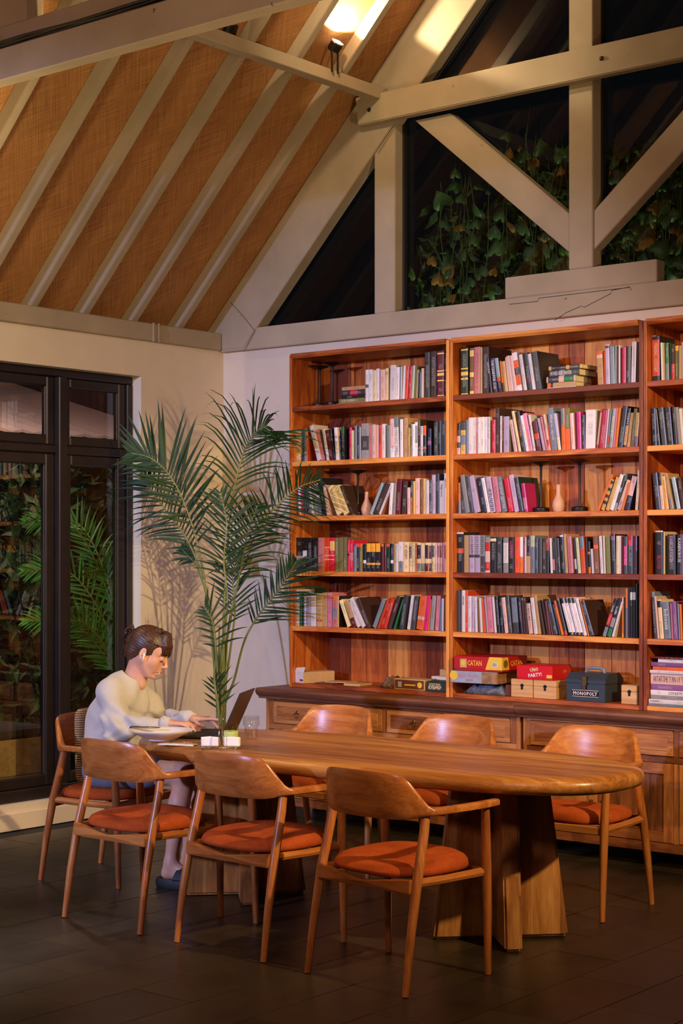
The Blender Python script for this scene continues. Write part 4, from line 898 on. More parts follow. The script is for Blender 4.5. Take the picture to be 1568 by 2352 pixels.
MB().prism([(W*.66, .011), (W+.001, .011), (W+.001, .0812), (W*.74, .0812)], -.001, .012).build('printed_panel', M['yellow_card'], c); MB().prism([(.012, .011), (.075, .011), (.062, .0805), (.012, .0805)], W-.01, W+.001, M=Matrix(((0,1,0,0),(1,0,0,0),(0,0,1,0),(0,0,0,1)))).build('printed_panel', M['yellow_card'], c)
lettering('CATAN', 'y', c, (W+.0012, .150, .045), .030, .13, (0, 0, math.pi/2), .02)
MB().cbox(W*.13, W*.27, -.0012, .004, .018, .066, .0004).build('printed_panel', M['kraft'], c); MB().lathe([(0, 0), (.016, 0), (.016, .001), (0, .001)], 16, M=Matrix.Rotation(math.pi/2, 4, 'X')).build('printed_sun', M['yellow_card'], c, loc=(W*.2, -.0012, .044))
MB().lathe([(0, 0), (.024, 0), (.024, .001), (0, .001)], 6, M=Matrix.Rotation(math.pi/2, 4, 'Y')).build('printed_hexagon', plain('olive_print', (120, 96, 30), .5), c, loc=(W+.0012, .036, .045))
MB().cbox(W*.80, W*.91, -.0018, .004, .026, .052, .0003).build('barcode', M['carton'], c)
for k in range(5): MB().box(W*(.815+.017*k), W*(.822+.017*k), -.0022, .0, .030, .050).build('barcode_line', M['black_metal'], c)
# two lidded wooden boxes, the party game on them, the tin and a third wooden box
def wbox(px0, px1, d, lab):
    x0 = P(px0, 1600, -.36)[0]; x1 = P(px1, 1600, -.36)[0]; W = x1-x0-.001; h = .098
    c = empty('wooden_box', (x0, -.36, B5), 0, lab, 'box', 'small wooden boxes on the bottom shelf')
    MB().cbox(0, W, 0, d, 0, h*.66-.0006, .002).build('box_body', M['pale_wood'], c); MB().cbox(0, W, 0, d, h*.66+.0006, h, .002).build('lid', M['pale_wood'], c)
    e = MB().lathe([(0, 0), (.010, 0), (.010, .003), (0, .003)], 12, M=Matrix.Rotation(math.pi/2, 4, 'X')).cbox(-.006, .006, -.004, 0, -.022, .004, .001)
    e.build('latch', M['black_metal'], c, loc=(W*.52, 0, h*.66))
wbox(1173, 1223, .15, 'left one of the two small wooden boxes under the party game'); wbox(1224.5, 1277, .15, 'right one of the two small wooden boxes under the party game, next to the tin'); wbox(1426, 1463, .14, 'small wooden box alone at the right end, between the tin and the upright')
c, W, h = boxat('party_game', 1186, 1267, 0, 0, -.365, .20, M['uno_card'], 'bright red party card game box lying on two wooden boxes', 'game', B5+.0985, .078, math.radians(1), lid=M['uno_card'])
lettering('UNO', 'c', c, (W*.50, -.0012, .056), .022, W*.24, (0, math.radians(-8), 0), .03); lettering('PARTY!', 'w', c, (W*.52, -.0012, .028), .022, W*.38, (0, math.radians(-8), 0), .03)
MB().cbox(W*.84, W*.99, -.001, .004, .012, .030, .001).build('printed_label', M['yellow_card'], c)
lettering('UNO', 'gd', c, (W+.0012, .13, .045), .018, .04, (0, 0, math.pi/2), .02)
# tin tool box
x0 = P(1300, 1600, -.375)[0]; x1 = P(1389, 1600, -.375)[0]; W = x1-x0; c = empty('toolbox_tin', (x0, -.375, B5), 0, 'blue grey steel toolbox tin of a board game, with latch and carry handle', 'tin')
D = .19; H = .165
pf = [(0, 0), (D, 0), (D, .105), (D-.03, .140), (.03, .140), (0, .105)]
Mx = Matrix(((0, 1, 0, 0), (1, 0, 0, 0), (0, 0, 1, 0), (0, 0, 0, 1)))
MB().prism([(0, 0), (D, 0), (D, .094), (0, .094)], 0, W, M=Mx).build('tin_body', M['steel'], c, bevel=.004, smooth=True)
MB().prism([(-.003, .0945), (D+.003, .0945), (D+.003, .118), (D-.035, .150), (.035, .150), (-.003, .118)], -.003, W+.003, M=Mx).build('tin_lid', M['steel'], c, bevel=.004, smooth=True)
MB().tube([(W*.28, D/2, .148), (W*.30, D/2, .166), (W*.38, D/2, .173), (W*.66, D/2, .173), (W*.74, D/2, .166), (W*.76, D/2, .148)], .009, 8, flat=1.0).build('carry_handle', plain('grey_plastic', (110, 124, 146), .4), c, smooth=True)
lt = MB().cbox(W*.42, W*.56, -.009, -.0035, .085, .135, .003).cbox(W*.44, W*.54, -.010, -.004, .062, .088, .003); lt.build('latch', M['chrome'], c)
MB().cbox(W*.16, W*.84, -.003, 0.001, .026, .060, .001).build('name_plate', M['black_metal'], c)
for q in ((.16, .84, .0255, .0275), (.16, .84, .0585, .0605)): MB().box(W*q[0], W*q[1], -.0036, -.002, q[2], q[3]).build('plate_border', M['carton'], c)
lettering('MONOPOLY', 'w', c, (W*.5, -.0036, .043), .021, W*.62, bold=.02)
# left bookcase, bottom shelf
c, W, h = boxat('opened_carton', 677.5, 706, 0, 0, -.35, .22, M['carton'], 'small white carton with kraft side and half open flap, bottom left shelf', 'box', B5, .066, math.radians(-18))
MB().cbox(W-.004, W+.0008, .0, .221, .001, .065, .0005).build('kraft_side', M['kraft'], c); MB().add([(0, 0, .066), (W, 0, .066), (W, .01, .098), (0, .01, .090), (0, .002, .066), (W, .002, .066), (W, .012, .098), (0, .012, .090)], [(0, 1, 2, 3), (7, 6, 5, 4), (0, 4, 5, 1), (1, 5, 6, 2), (2, 6, 7, 3), (3, 7, 4, 0)]).build('flap', M['carton'], c)
MB().cbox(.0, W, .02, .22, .0665, .069, .0005).build('lid_sheet', M['kraft'], c); MB().cbox(W*.55, W*.92, -.0008, .003, .012, .024, .0003).build('printed_mark', M['red_card'], c)
for (a, b_, z0, z1, y, dd, mt, l) in ((722, 762, 0, .007, -.345, .12, 'brown_card', 'thin brown booklet lying beside the white carton'), (745, 792, .0075, .013, -.30, .12, 'kraft', 'thin tan booklet lying across the brown booklet'), (789, 824, 0, .012, -.345, .13, 'kraft', 'small thin tan box lying alone near the middle of the bottom left shelf')):
    xa = P(a, 1560, y)[0]; xb = P(b_, 1560, y)[0]; o = MB().cbox(0, xb-xa, 0, dd, 0, z1-z0, .001).build('booklet', M[mt], loc=(xa, y, B5+z0), rot=(0, 0, math.radians(4))); tag(o, l, 'booklet')
crumple('plastic_bag', P(872, 1570, -.34)[0], P(906, 1570, -.34)[0], -.345, -.18, B5, B5+.07, plain('brown_clear_film', (120, 92, 76), .15, 0, .5, 60, .8), 9, 'crumpled brownish clear plastic bag left of the brown game box', 'bag', 10)
c, W, h = boxat('game_box', 905, 976, 0, 0, -.355, .12, M['kraft'], 'brown game box with cream border, between the plastic bag and the green box', 'game', B5, .062, math.radians(-1))
MB().cbox(.006, W-.006, -.001, .004, .006, .056, .0004).build('printed_panel', M['brown_card'], c)
MB().cbox(.028, .055, -.0018, .003, .014, .046, .0006).build('printed_shape', M['grey_card'], c); MB().lathe([(0, 0), (.017, 0), (.017, .001), (0, .001)], 14, M=Matrix.Rotation(math.pi/2, 4, 'X')).build('printed_shape', M['yellow_card'], c, loc=(W-.036, -.0010, .030))
MB().cbox(.075, .155, -.0018, .003, .024, .032, .0004).build('printed_shape', M['yellow_card'], c)
c, W, h = boxat('game_box', 979, 1026, 0, 0, -.365, .12, M['green_card'], 'dark green game box with cream lettering, right end of the bottom left shelf', 'game', B5, .058)
lettering('МОРСКИЕ', 'c', c, (W*.42, -.0012, .042), .010, W*.62, bold=.02); lettering('КУБИКИ', 'c', c, (W*.42, -.0012, .024), .022, W*.62, bold=.03)
c, W, h = boxat('small_card_box', 1009, 1027, 0, 0, -.20, .05, M['kraft'], 'small cream box on papers behind the dark green box', 'box', B5+.075, .040)
c, W, h = boxat('paper_pack', 990, 1027, 0, 0, -.22, .16, M['carton'], 'pack of white papers under the small cream box, left bookcase', 'papers', B5, .0745)

# ================================================================ PALM
def mat_leaf(name, c1, c2, rough=.45, trans=.0):
    m, nt, b = newmat(name); oi = N(nt, 'ShaderNodeObjectInfo'); tc = N(nt, 'ShaderNodeTexCoord'); nz = N(nt, 'ShaderNodeTexNoise', Scale=7.0, Detail=2.0)
    nt.links.new(tc.outputs['Object'], nz.inputs['Vector'])
    a = N(nt, 'ShaderNodeMath', _operation='MULTIPLY_ADD'); nt.links.new(oi.outputs['Random'], a.inputs[0]); a.inputs[1].default_value = .4; nt.links.new(nz.outputs['Fac'], a.inputs[2])
    r = ramp(nt, a.outputs[0], [(.35, lin(c1)), (1.0, lin(c2))]); nt.links.new(r.outputs[0], b.inputs['Base Color']); b.inputs['Roughness'].default_value = rough
    return m
M['palm'] = mat_leaf('palm_green', (16, 40, 12), (40, 72, 22), .6)
M['palm_stem'] = mat_leaf('palm_stem_green', (98, 112, 52), (150, 152, 84), .5)
M['palm_out'] = mat_leaf('garden_palm_green', (40, 110, 36), (90, 160, 60), .4)
def bez(P_, n):
    "smooth curve through points (Catmull-Rom)"
    P_ = [Vector(p) for p in P_]; P_ = [P_[0]*2-P_[1]]+P_+[P_[-1]*2-P_[-2]]; out = []
    seg = len(P_)-3
    for i in range(n+1):
        u = i/n*seg; k = min(int(u), seg-1); t = u-k; a, b, c, d = P_[k:k+4]
        out.append(.5*((2*b)+(-a+c)*t+(2*a-5*b+4*c-d)*t*t+(-a+3*b-3*c+d)*t**3))
    return out
def frond(parent, pts, t0, nleaf, Lmax, r, lm, sm, wid=.0125, ang=48, tilt=0, droop=.25, sides=(1, 1), leafname='leaflets', view=Vector((-.63, .776, 0))):
    C_ = bez(pts, 60); e = empty('frond', tuple(C_[0]-Vector(parent_loc(parent))), parent=parent)
    base = C_[0]; n = len(C_)
    MB().tube([tuple(p-base) for p in C_], [.0085*(1-.85*i/(n-1))+.0012 for i in range(n)], 6).build('stem', sm, e, smooth='all')
    mb = MB()
    for k in range(nleaf):
        u = t0+(1-t0)*(k+.5)/nleaf; v = (u-t0)/(1-t0)
        i = min(n-2, int(u*(n-1))); p = C_[i].lerp(C_[i+1], u*(n-1)-i); T = (C_[i+1]-C_[max(0, i-1)]).normalized()
        B = T.cross(view).normalized(); Nn = B.cross(T).normalized()
        for s in (0, 1):
            if not sides[s]: continue
            sg = 1 if s else -1
            L = Lmax*sides[s]*(math.sin(math.pi*min(1, .18+v*.80))**.7)*r.uniform(.85, 1.08)
            A = math.radians(ang*(1.1-.55*v)+r.uniform(-5, 5)); ph = math.radians(tilt+r.uniform(-22, 22))
            D = (T*math.cos(A)+(B*sg*math.cos(ph)+Nn*math.sin(ph))*math.sin(A)).normalized()
            if r.random() < .03: D = (D+Vector((r.uniform(-.4, .4), r.uniform(-.4, .4), -.5))).normalized()
            W_ = D.cross(Nn).normalized(); rings = []; q = Vector(p); m = 6
            dd = droop*r.uniform(.6, 1.5)
            W_ = (W_*math.cos(ph*.8)+Nn*math.sin(ph*.8)).normalized(); up = W_.cross(D)
            for j in range(m+1):
                f = j/m; wv = wid*(.35+1.3*f if f < .25 else .68*(1-((f-.25)/.75)**2)+.02)*.78
                rings += [tuple(q-base-W_*wv), tuple(q-base+up*wv*.35), tuple(q-base+W_*wv)]
                D2 = (D+Vector((0, 0, -1))*dd*f*f*1.6).normalized(); q = q+D2*(L/m)
            b0 = len(mb.v); mb.v += rings
            for j in range(m):
                a = b0+3*j
                mb.f += [(a, a+1, a+4, a+3), (a+1, a+2, a+5, a+4)]; mb.m += [0, 0]
    o = mb.build(leafname, lm, e, smooth='all', fix=False); tag(o, kind='stuff')
    return e
def parent_loc(p): return p.location
def Q(px, py, y): X_, Z_ = px_on_y(px, py, y); return (X_, y, Z_)
def pot(parent, r0=.15, h=.32, mat=None):
    MB().lathe([(0, 0), (r0*.75, 0), (r0*.8, .01), (r0, h-.02), (r0*1.06, h-.015), (r0*1.06, h), (r0*.95, h), (r0*.93, h-.05), (0, h-.05)], 32).build('pot', mat, parent, smooth=True)
    MB().lathe([(0, h-.06), (r0*.92, h-.06), (r0*.9, h-.04), (0, h-.035)], 20).build('soil', M['grout'], parent)
M['pot'] = plain('dark_ceramic_pot', (52, 46, 44), .5)
pm = empty('potted_palm', (.62, -.72, 0), 0, 'tall potted areca palm in the corner between the cream wall and the bookcase', 'plant'); pot(pm, .16, .34, M['pot'])
rp = random.Random(21); yb = -.72
def fr(pts, t0, n, L, **k): return frond(pm, pts, t0, n, L, rp, k.pop('lm', M['palm']), M['palm_stem'], **k)
B0 = lambda dx=0: (.62+dx*.03, -.72+dx*.02, .33)
K = lambda dx=0, y=-.74: Q(505+dx*3, 1640, y)
fr([B0(0), K(0), Q(517, 1350, -.72), Q(530, 1170, -.72), Q(556, 1050, -.74), Q(585, 996, -.80), Q(612, 978, -.86)], .54, 26, .47, ang=46, droop=.75, sides=(1.05, .95), tilt=5, wid=.0125)
fr([B0(-1), K(-2), Q(482, 1430, -.80), Q(458, 1270, -.85), Q(425, 1160, -.90), Q(388, 1090, -.92), Q(345, 1052, -.94), Q(300, 1040, -.98)], .50, 28, .36, ang=56, tilt=-10, droop=.12, wid=.019, sides=(1.15, .85))
fr([B0(-2), K(-1, -.76), Q(490, 1440, -.80), Q(462, 1320, -.84), Q(430, 1240, -.88), Q(390, 1185, -.9), Q(345, 1125, -.90), Q(322, 1100, -.9)], .52, 26, .31, ang=52, droop=.25, tilt=10)
fr([B0(2), K(1), Q(525, 1440, -.68), Q(556, 1300, -.64), Q(600, 1205, -.62), Q(648, 1150, -.62), Q(690, 1118, -.64), Q(735, 1102, -.66)], .50, 25, .30, ang=54, droop=.3, tilt=-15, sides=(1.1, .9))
fr([B0(3), K(3, -.7), Q(538, 1560, -.66), Q(562, 1470, -.62), Q(596, 1410, -.60), Q(632, 1365, -.60), Q(664, 1318, -.62), Q(680, 1290, -.64)], .50, 23, .28, ang=50, droop=.12, tilt=12, wid=.014, sides=(1.1, .7))
fr([B0(1), K(0, -.7), Q(520, 1480, -.70), Q(538, 1380, -.70), Q(556, 1290, -.70), Q(570, 1220, -.72), Q(592, 1160, -.74)], .58, 22, .33, ang=60, droop=.5, tilt=-5)
fr([B0(0), K(1, -.76), Q(512, 1500, -.80), Q(522, 1380, -.84), Q(514, 1290, -.86), Q(520, 1200, -.88), Q(505, 1130, -.9)], .60, 20, .28, ang=55, droop=.35, tilt=8)
fr([B0(-1), K(-1), Q(480, 1400, -.70), Q(455, 1310, -.68), Q(440, 1285, -.68), Q(418, 1262, -.68)], .72, 10, .14, ang=40, droop=.5)
fr([B0(0), K(-1, -.80), Q(492, 1560, -.84), Q(496, 1500, -.88), Q(488, 1430, -.92), Q(470, 1395, -.95)], .62, 9, .25, ang=62, droop=.35, sides=(1.1, .5))
fr([B0(2), K(2, -.7), Q(528, 1500, -.66), Q(540, 1400, -.62), Q(534, 1330, -.6), Q(545, 1262, -.58)], .55, 18, .22, ang=50, droop=.2)
fr([B0(-1), K(-1, -.78), Q(498, 1630, -.80), Q(496, 1590, -.82), Q(492, 1560, -.84)], .5, 6, .17, ang=50, droop=.1, sides=(1.1, .7))
st = MB()
for k in range(7):
    a = k*2.4; st.tube([(B0()[0]-.62+.025*math.cos(a), .02*math.sin(a), .29), (K(0)[0]-.62+.022*math.cos(a), .018*math.sin(a)-.01, K(0)[2]), (Q(510, 1450, -.74)[0]-.62+.03*math.cos(a), .02*math.sin(a)-.01, Q(510, 1500, -.74)[2]+.04*k)], [.014, .011, .004], 8)
st.build('canes', M['palm_stem'], pm, smooth='all')

# ================================================================ ON THE TABLE
TZ = .7515
# laptop, seen from its side
la = math.radians(30); lp = empty('laptop', (2.165, -2.425, TZ), la, 'open dark laptop seen from the side, the woman typing on it', 'laptop')
M['laptop'] = plain('dark_grey_laptop_shell', (52, 46, 46), .4, .4, .03)
MB().cbox(-.110, .110, -.155, .155, .004, .016, .003).build('base', M['laptop'], lp)
kb = MB()
for i in range(6):
    for j in range(14):
        y = -.140+.02*j; x = -.045+.0235*i
        kb.box(x-.0095, x+.0095, y+.001, y+.0185, .0158, .0176)
tag(kb.build('keys', plain('black_keys', (24, 22, 26), .5), lp), kind='stuff')
MB().cbox(-.098, -.052, -.05, .05, .0155, .0166, .0004).build('touchpad', M['laptop'], lp)
for y in (-.12, .12): MB().lathe([(0, -.02), (.005, -.02), (.005, .02), (0, .02)], 8, M=Matrix.Rotation(math.pi/2, 4, 'X')).build('hinge', M['laptop'], lp, loc=(.108, y, .014))
sc = empty('screen_lid', (.109, 0, .018), parent=lp); sc.rotation_euler = (0, math.radians(24), 0)
MB().cbox(-.003, .004, -.155, .155, 0, .212, .002).build('shell', M['laptop'], sc)
m, nt, b = newmat('laptop_screen'); b.inputs['Base Color'].default_value = (.02, .02, .025, 1); b.inputs['Roughness'].default_value = .15; b.inputs['Emission Color'].default_value = (.75, .8, 1, 1); b.inputs['Emission Strength'].default_value = .5
MB().box(-.0036, -.003, -.148, .148, .010, .204).build('display', m, sc)
# shallow dish with pens
pl_ = tag(MB().lathe([(0, 0), (.050, 0), (.056, .003), (.052, .006), (.085, .017), (.126, .036), (.146, .046), (.148, .049), (.144, .0495), (.118, .041), (.08, .022), (.03, .013), (0, .012)], 56).build('dish', M['white'], smooth=True, loc=(2.150, -2.705, TZ)), 'wide shallow white dish at the left end of the table, before the woman', 'dish')
M['silver'] = plain('silver_pen_metal', (170, 165, 170), .2, 1)
for k, (dy, rz, mt, l) in enumerate(((0, .0, 'silver', 'silver ball pen lying across the dish rim, nearer the camera'), (.014, .05, 'black_metal', 'black ball pen lying behind the silver pen on the dish rim'))):
    p = empty('pen', (2.000, -2.760+dy*.6, TZ+.0545), math.radians(38)+rz, l, 'pen', 'pens on the dish'); 
    MB().lathe([(0, 0), (.003, 0), (.0042, .004), (.0042, .10), (.003, .125), (.001, .137), (0, .137)], 10, M=Matrix.Rotation(math.radians(91), 4, 'Y')).build('barrel', M[mt], p, smooth=True)
    MB().cbox(.006, .045, -.0015, .0015, .0045, .006, .0004).build('clip', M['chrome'], p)
# napkin, spoon, napkin holder
rn = random.Random(5)
nv = []; 
for i in range(9):
    for j in range(5): nv.append((-.085+.17*i/8, -.035+.07*j/4, .0022+.003*abs(math.sin(i*.9+j))*(.3 if j in (0, 4) else 1)))
nf = [(a*5+b_, (a+1)*5+b_, (a+1)*5+b_+1, a*5+b_+1) for a in range(8) for b_ in range(4)]
q = MB(); q.v = nv+[(x, y, z-.0016) for x, y, z in nv]; q.f = nf+[tuple(i+45 for i in f[::-1]) for f in nf]; q.m = [0]*len(q.f)
for a in range(8): q.f += [(a*5, a*5+45, (a+1)*5+45, (a+1)*5), ((a+1)*5+4, (a+1)*5+49, a*5+49, a*5+4)]; q.m += [0, 0]
for b_ in range(4): q.f += [(b_+1, b_+46, b_+45, b_), (40+b_, 85+b_, 86+b_, 41+b_)]; q.m += [0, 0]
tag(q.build('folded_napkin', M['napkin'], smooth='all', loc=(2.33, -2.775, TZ), rot=(0, 0, math.radians(22))), 'folded beige paper napkin lying flat left of the napkin holder', 'napkin')
M['napkin2'] = M['napkin']
sp = MB(); sp.tube([(-.12, 0, .003), (-.03, 0, .010), (.01, 0, .006)], [.0035, .002, .003], 8, flat=.5)
sp.lathe([(0, -.004), (.012, -.002), (.019, .003), (.020, .0045), (.017, .003), (.008, -.001), (0, -.002)], 16, M=Matrix.Translation((.032, 0, .0045)) @ Matrix.Diagonal((1.4, 1, 1, 1)))
tag(sp.build('spoon', M['chrome'], smooth='all', loc=(2.415, -2.762, TZ+.006), rot=(0, 0, math.radians(20))), 'steel teaspoon lying with its handle on the folded napkin', 'spoon')
nh = empty('napkin_holder', (2.575, -2.765, TZ), math.radians(36), 'low chrome wire napkin holder with an arched handle and centre rod', 'napkin holder')
wr = .0022
MB().tube([(x, y, .010) for x, y in superellipse(.088, .050, 4, 33)[:32]+[superellipse(.088, .050, 4, 33)[0]]], wr, 6).build('tray_ring', M['chrome'], nh, smooth='all')
for k in range(5): MB().tube([(-.08+.04*k, -.049, .010), (-.08+.04*k, .049, .010)], .0014, 6).build('tray_wire', M['chrome'], nh, smooth='all')
for sx_ in (-1, 1):
    for sy_ in (-1, 1): MB().lathe([(0, 0), (.004, 0), (.005, .004), (.004, .009), (0, .009)], 10).build('foot', M['chrome'], nh, smooth=True, loc=(.07*sx_, .045*sy_, 0.0))
MB().tube([(0, -.050, .010)]+[(0, -.050*math.cos(a), .055+.055*math.sin(a)) for a in [math.pi*k/14 for k in range(15)]]+[(0, .050, .010)], .0024, 8).build('arch', M['chrome'], nh, smooth='all')
MB().tube([(.012, 0, .010), (.012, 0, .125)], .002, 8).lathe([(0, 0), (.004, 0), (.0055, .003), (.004, .007), (0, .007)], 10, c=(.012, 0, .125)).build('centre_rod', M['chrome'], nh, smooth=True)
for k in range(2):
    for s, (lx0, lx1) in enumerate(((-.082, -.004), (.018, .086))):
        r = random.Random(k*2+s); vs = []; nx, nz = 6, 6
        for side in (0, 1):
            for i in range(nx+1):
                for j in range(nz+1):
                    x = lx0+(lx1-lx0)*i/nx; z = .013+(.042-.004*k)*j/nz*(1-.15*abs(i/nx-.5)) ; y = (-.018+.02*k)+(.018 if side else 0)*(1-.5*j/nz)+.004*math.sin(x*90+k)*j/nz+r.uniform(-.001, .001)
                    vs.append((x, y, z))
        w1 = nz+1; o_ = (nx+1)*w1; fs = []
        for i in range(nx):
            for j in range(nz):
                a = i*w1+j; fs += [(a, a+w1, a+w1+1, a+1), (o_+a, o_+a+1, o_+a+w1+1, o_+a+w1)]
        for i in range(nx): fs += [(i*w1, o_+i*w1, o_+(i+1)*w1, (i+1)*w1), ((i+1)*w1+nz, o_+(i+1)*w1+nz, o_+i*w1+nz, i*w1+nz)]
        for j in range(nz): fs += [(j+1, o_+j+1, o_+j, j), (nx*w1+j, o_+nx*w1+j, o_+nx*w1+j+1, nx*w1+j+1)]
        q = MB(); q.v = vs; q.f = fs; q.m = [0]*len(fs); o = q.build('paper_napkins', M['napkin'], smooth='all')
        o.matrix_world = Matrix.Translation((2.575, -2.765, TZ)) @ Matrix.Rotation(math.radians(36), 4, 'Z')
        tag(o, ['white folded paper napkins in the holder, %s', ][0] % (('left of the arch, front fold', 'right of the arch, front fold', 'left of the arch, back fold', 'right of the arch, back fold')[k*2+s]), 'napkins', 'napkins in the holder')
# tumbler with green candle wax, ribbed glass
cd = empty('candle_glass', (2.425, -2.545, TZ), 0, 'small green glass tumbler holding pale green candle wax, behind the napkin holder', 'candle')
MB().lathe([(0, 0), (.036, 0), (.040, .004), (.041, .074), (.039, .074), (.0375, .008), (0, .006)], 32).build('glass', mat_glass('green_glass', (.93, .97, .90), .02), cd, smooth=True)
MB().lathe([(0, .0065), (.037, .0085), (.0385, .048), (.010, .047), (0, .0465)], 32).build('wax', plain('pale_green_wax', (196, 204, 140), .5, 0, .02, **{'Subsurface__Weight': .2}), cd, smooth=True)
MB().tube([(0, 0, .0465), (.001, 0, .056)], .0009, 6).build('wick', M['black_metal'], cd)
gl = MB(); n = 40; pr_ = [(0, 0, 0), (.026, 0, 1), (.029, .004, 1), (.030, .052, 1), (.030, .056, 0), (.034, .060, 0), (.036, .066, 1), (.0365, .100, 1), (.036, .104, 0), (.034, .104, 0), (.034, .066, 0), (.028, .056, 0), (.027, .008, 0), (0, .007, 0)]
rings = [[((r_+(.0012 if j % 2 and f_ else 0))*math.cos(2*math.pi*j/n), (r_+(.0012 if j % 2 and f_ else 0))*math.sin(2*math.pi*j/n), z) for j in range(n)] for r_, z, f_ in pr_]
gl.loft(rings); tag(gl.build('ribbed_glass', M['tumbler'], smooth='all', loc=(2.42, -2.395, TZ)), 'clear ribbed drinking glass behind the candle, beside the laptop', 'glass')

# ================================================================ OUTSIDE THE GLASS
tag(MB().box(-7, -.16, -9, 5, -.2, -.05).build('ground', plain('dark_garden_ground', (40, 34, 26), .9)), kind='structure')
M['ivy'] = mat_leaf('ivy_green', (44, 76, 44), (92, 124, 70), .5)
M['ivy_dry'] = mat_leaf('dry_leaf_orange', (150, 96, 40), (196, 140, 64), .7)
M['vine'] = mat_leaf('vine_stem', (90, 104, 60), (130, 136, 84), .6)
def leaf_mesh(name, mat, seed):
    r = random.Random(seed); s = .042; out = [(0, -.1), (.35, -.45), (.75, -.35), (.95, .05), (.7, .55), (.3, .95), (0, 1.3), (-.3, .95), (-.7, .55), (-.95, .05), (-.75, -.35), (-.35, -.45)]
    top = [(x*s*r.uniform(.9, 1.1), y*s, -.012*abs(x)+.01*math.sin(y*2+seed)) for x, y in out]
    vs = [(0, .35*s, .006)]+top+[(x, y, z-.0012) for x, y, z in [(0, .35*s, .006)]+top]; n = len(out); fs = []
    for i in range(n):
        j = (i+1) % n; fs += [(0, 1+i, 1+j), (n+1, n+2+j, n+2+i), (1+i, n+2+i, n+2+j, 1+j)]
    me = bpy.data.meshes.new(name); me.from_pydata(vs, [], fs); me.materials.append(mat); me.polygons.foreach_set('use_smooth', [True]*len(fs)); return me
LM = [leaf_mesh('leaf', M['ivy'], 1), leaf_mesh('leaf', M['ivy'], 2), leaf_mesh('leaf', M['ivy'], 3), leaf_mesh('leaf', M['ivy_dry'], 4)]
ri = random.Random(42)
def vine(x0, x1, nl, label, topf):
    e = empty('climbing_vine', ((x0+x1)/2, .5, 2.7), 0, label, 'vine', 'vines outside the gable glass'); cx_ = (x0+x1)/2
    sm_ = MB()
    for k in range(60):
        x = ri.uniform(x0, x1); y = ri.uniform(.14, .45); zt = topf(x)+ri.uniform(-.15, .12); pts = []; xx, yy = x, y
        for i in range(9):
            pts.append((xx-cx_, yy-.5, 2.95+(zt-2.95)*(1-i/8)-2.7)); xx += ri.uniform(-.035, .035); yy += ri.uniform(-.02, .02); yy = max(.12, yy)
        sm_.tube(pts, [.0018+.0008*ri.random()]*9, 5)
    tag(sm_.build('stems', M['vine'], e, smooth='all'), kind='stuff')
    for k in range(nl):
        x = ri.uniform(x0, x1); zt = topf(x); z = 2.98+(zt-2.98)*ri.random()**.85
        dry = ri.random() < .17
        o = bpy.data.objects.new('leaf', LM[3] if dry else LM[ri.randrange(3)]); COL.objects.link(o); o.parent = e
        o.location = (x-cx_, ri.uniform(.13, .62)-.5, z-2.7); s_ = ri.uniform(.8, 1.65)*(.75 if dry else 1); o.scale = (s_, s_, s_)
        o.rotation_euler = (math.radians(ri.uniform(60, 125)), ri.uniform(-.7, .7), math.radians(ri.uniform(-45, 45))+math.pi*(ri.random() < .4))
tf1 = lambda x: 3.35+.75*min(1, max(0, (x-1.4)/.3)) if x < 2.3 else 4.0-.25*(x-2.3)
vine(1.42, 3.9, 296, 'climbing vine with green and dry orange leaves behind the gable glass', lambda x: tf1(x) if x < 2.95 else 3.8)
def hedge(name, boxes, n, seed, label, cat, mat, s0=.05):
    r = random.Random(seed); mb = MB()
    for k in range(n):
        b_ = boxes[r.randrange(len(boxes))]; c = Vector((r.uniform(b_[0], b_[1]), r.uniform(b_[2], b_[3]), r.uniform(b_[4], b_[5])))
        a = Vector((r.uniform(-1, 1), r.uniform(-1, 1), r.uniform(-1, 1))).normalized(); d = a.cross(Vector((r.uniform(-1, 1), r.uniform(-1, 1), 1))).normalized(); s = s0*r.uniform(.6, 1.4)
        v0 = len(mb.v); nn = a.cross(d)*s*.2
        mb.v += [tuple(c-a*s), tuple(c+d*s*.5+nn), tuple(c+a*s), tuple(c-d*s*.5+nn)]; mb.f += [(v0, v0+1, v0+2), (v0, v0+2, v0+3)]; mb.m += [0, 0]
    return tag(mb.build(name, mat, fix=False), label, cat, None, 'stuff')
M['hedge'] = mat_leaf('dark_hedge_green', (40, 62, 34), (74, 100, 52), .6)
hedge('hedge', [(.8, 5.2, .75, 1.2, 2.2, 3.85), (1.6, 5.2, .75, 1.2, 3.4, 4.05)], 9000, 8, 'dark leafy hedge far behind the vines outside the gable', 'hedge', M['hedge'])
hedge('garden_bush', [(-3.0, -1.75, -1.9, 1.4, .3, 2.4), (-3.0, -1.9, -3.5, 1.4, .0, 2.3)], 9000, 9, 'dark leafy bushes in the garden outside the left window', 'bush', M['hedge'], .07)
gp = empty('garden_palm', (-.95, .10, -.05), 0, 'bright green fan of palm fronds outside the narrow window', 'plant'); pot(gp, .17, .3, M['pot'])
for k in range(9):
    a = -2.6+.42*k; t_ = .9+.35*(k % 3); L_ = Vector((math.sin(a)*.55, -abs(math.cos(a))*.5, 0)); b_ = Vector((-.95, .10, .25))
    frond(gp, [tuple(b_), tuple(b_+L_*.25+Vector((0, 0, t_*.55))), tuple(b_+L_*.8+Vector((0, 0, t_*.95))), tuple(b_+L_*1.5+Vector((0, 0, t_*.98)))], .35, 22, .24, rp, M['palm_out'], M['palm_stem'], droop=.3, wid=.014)
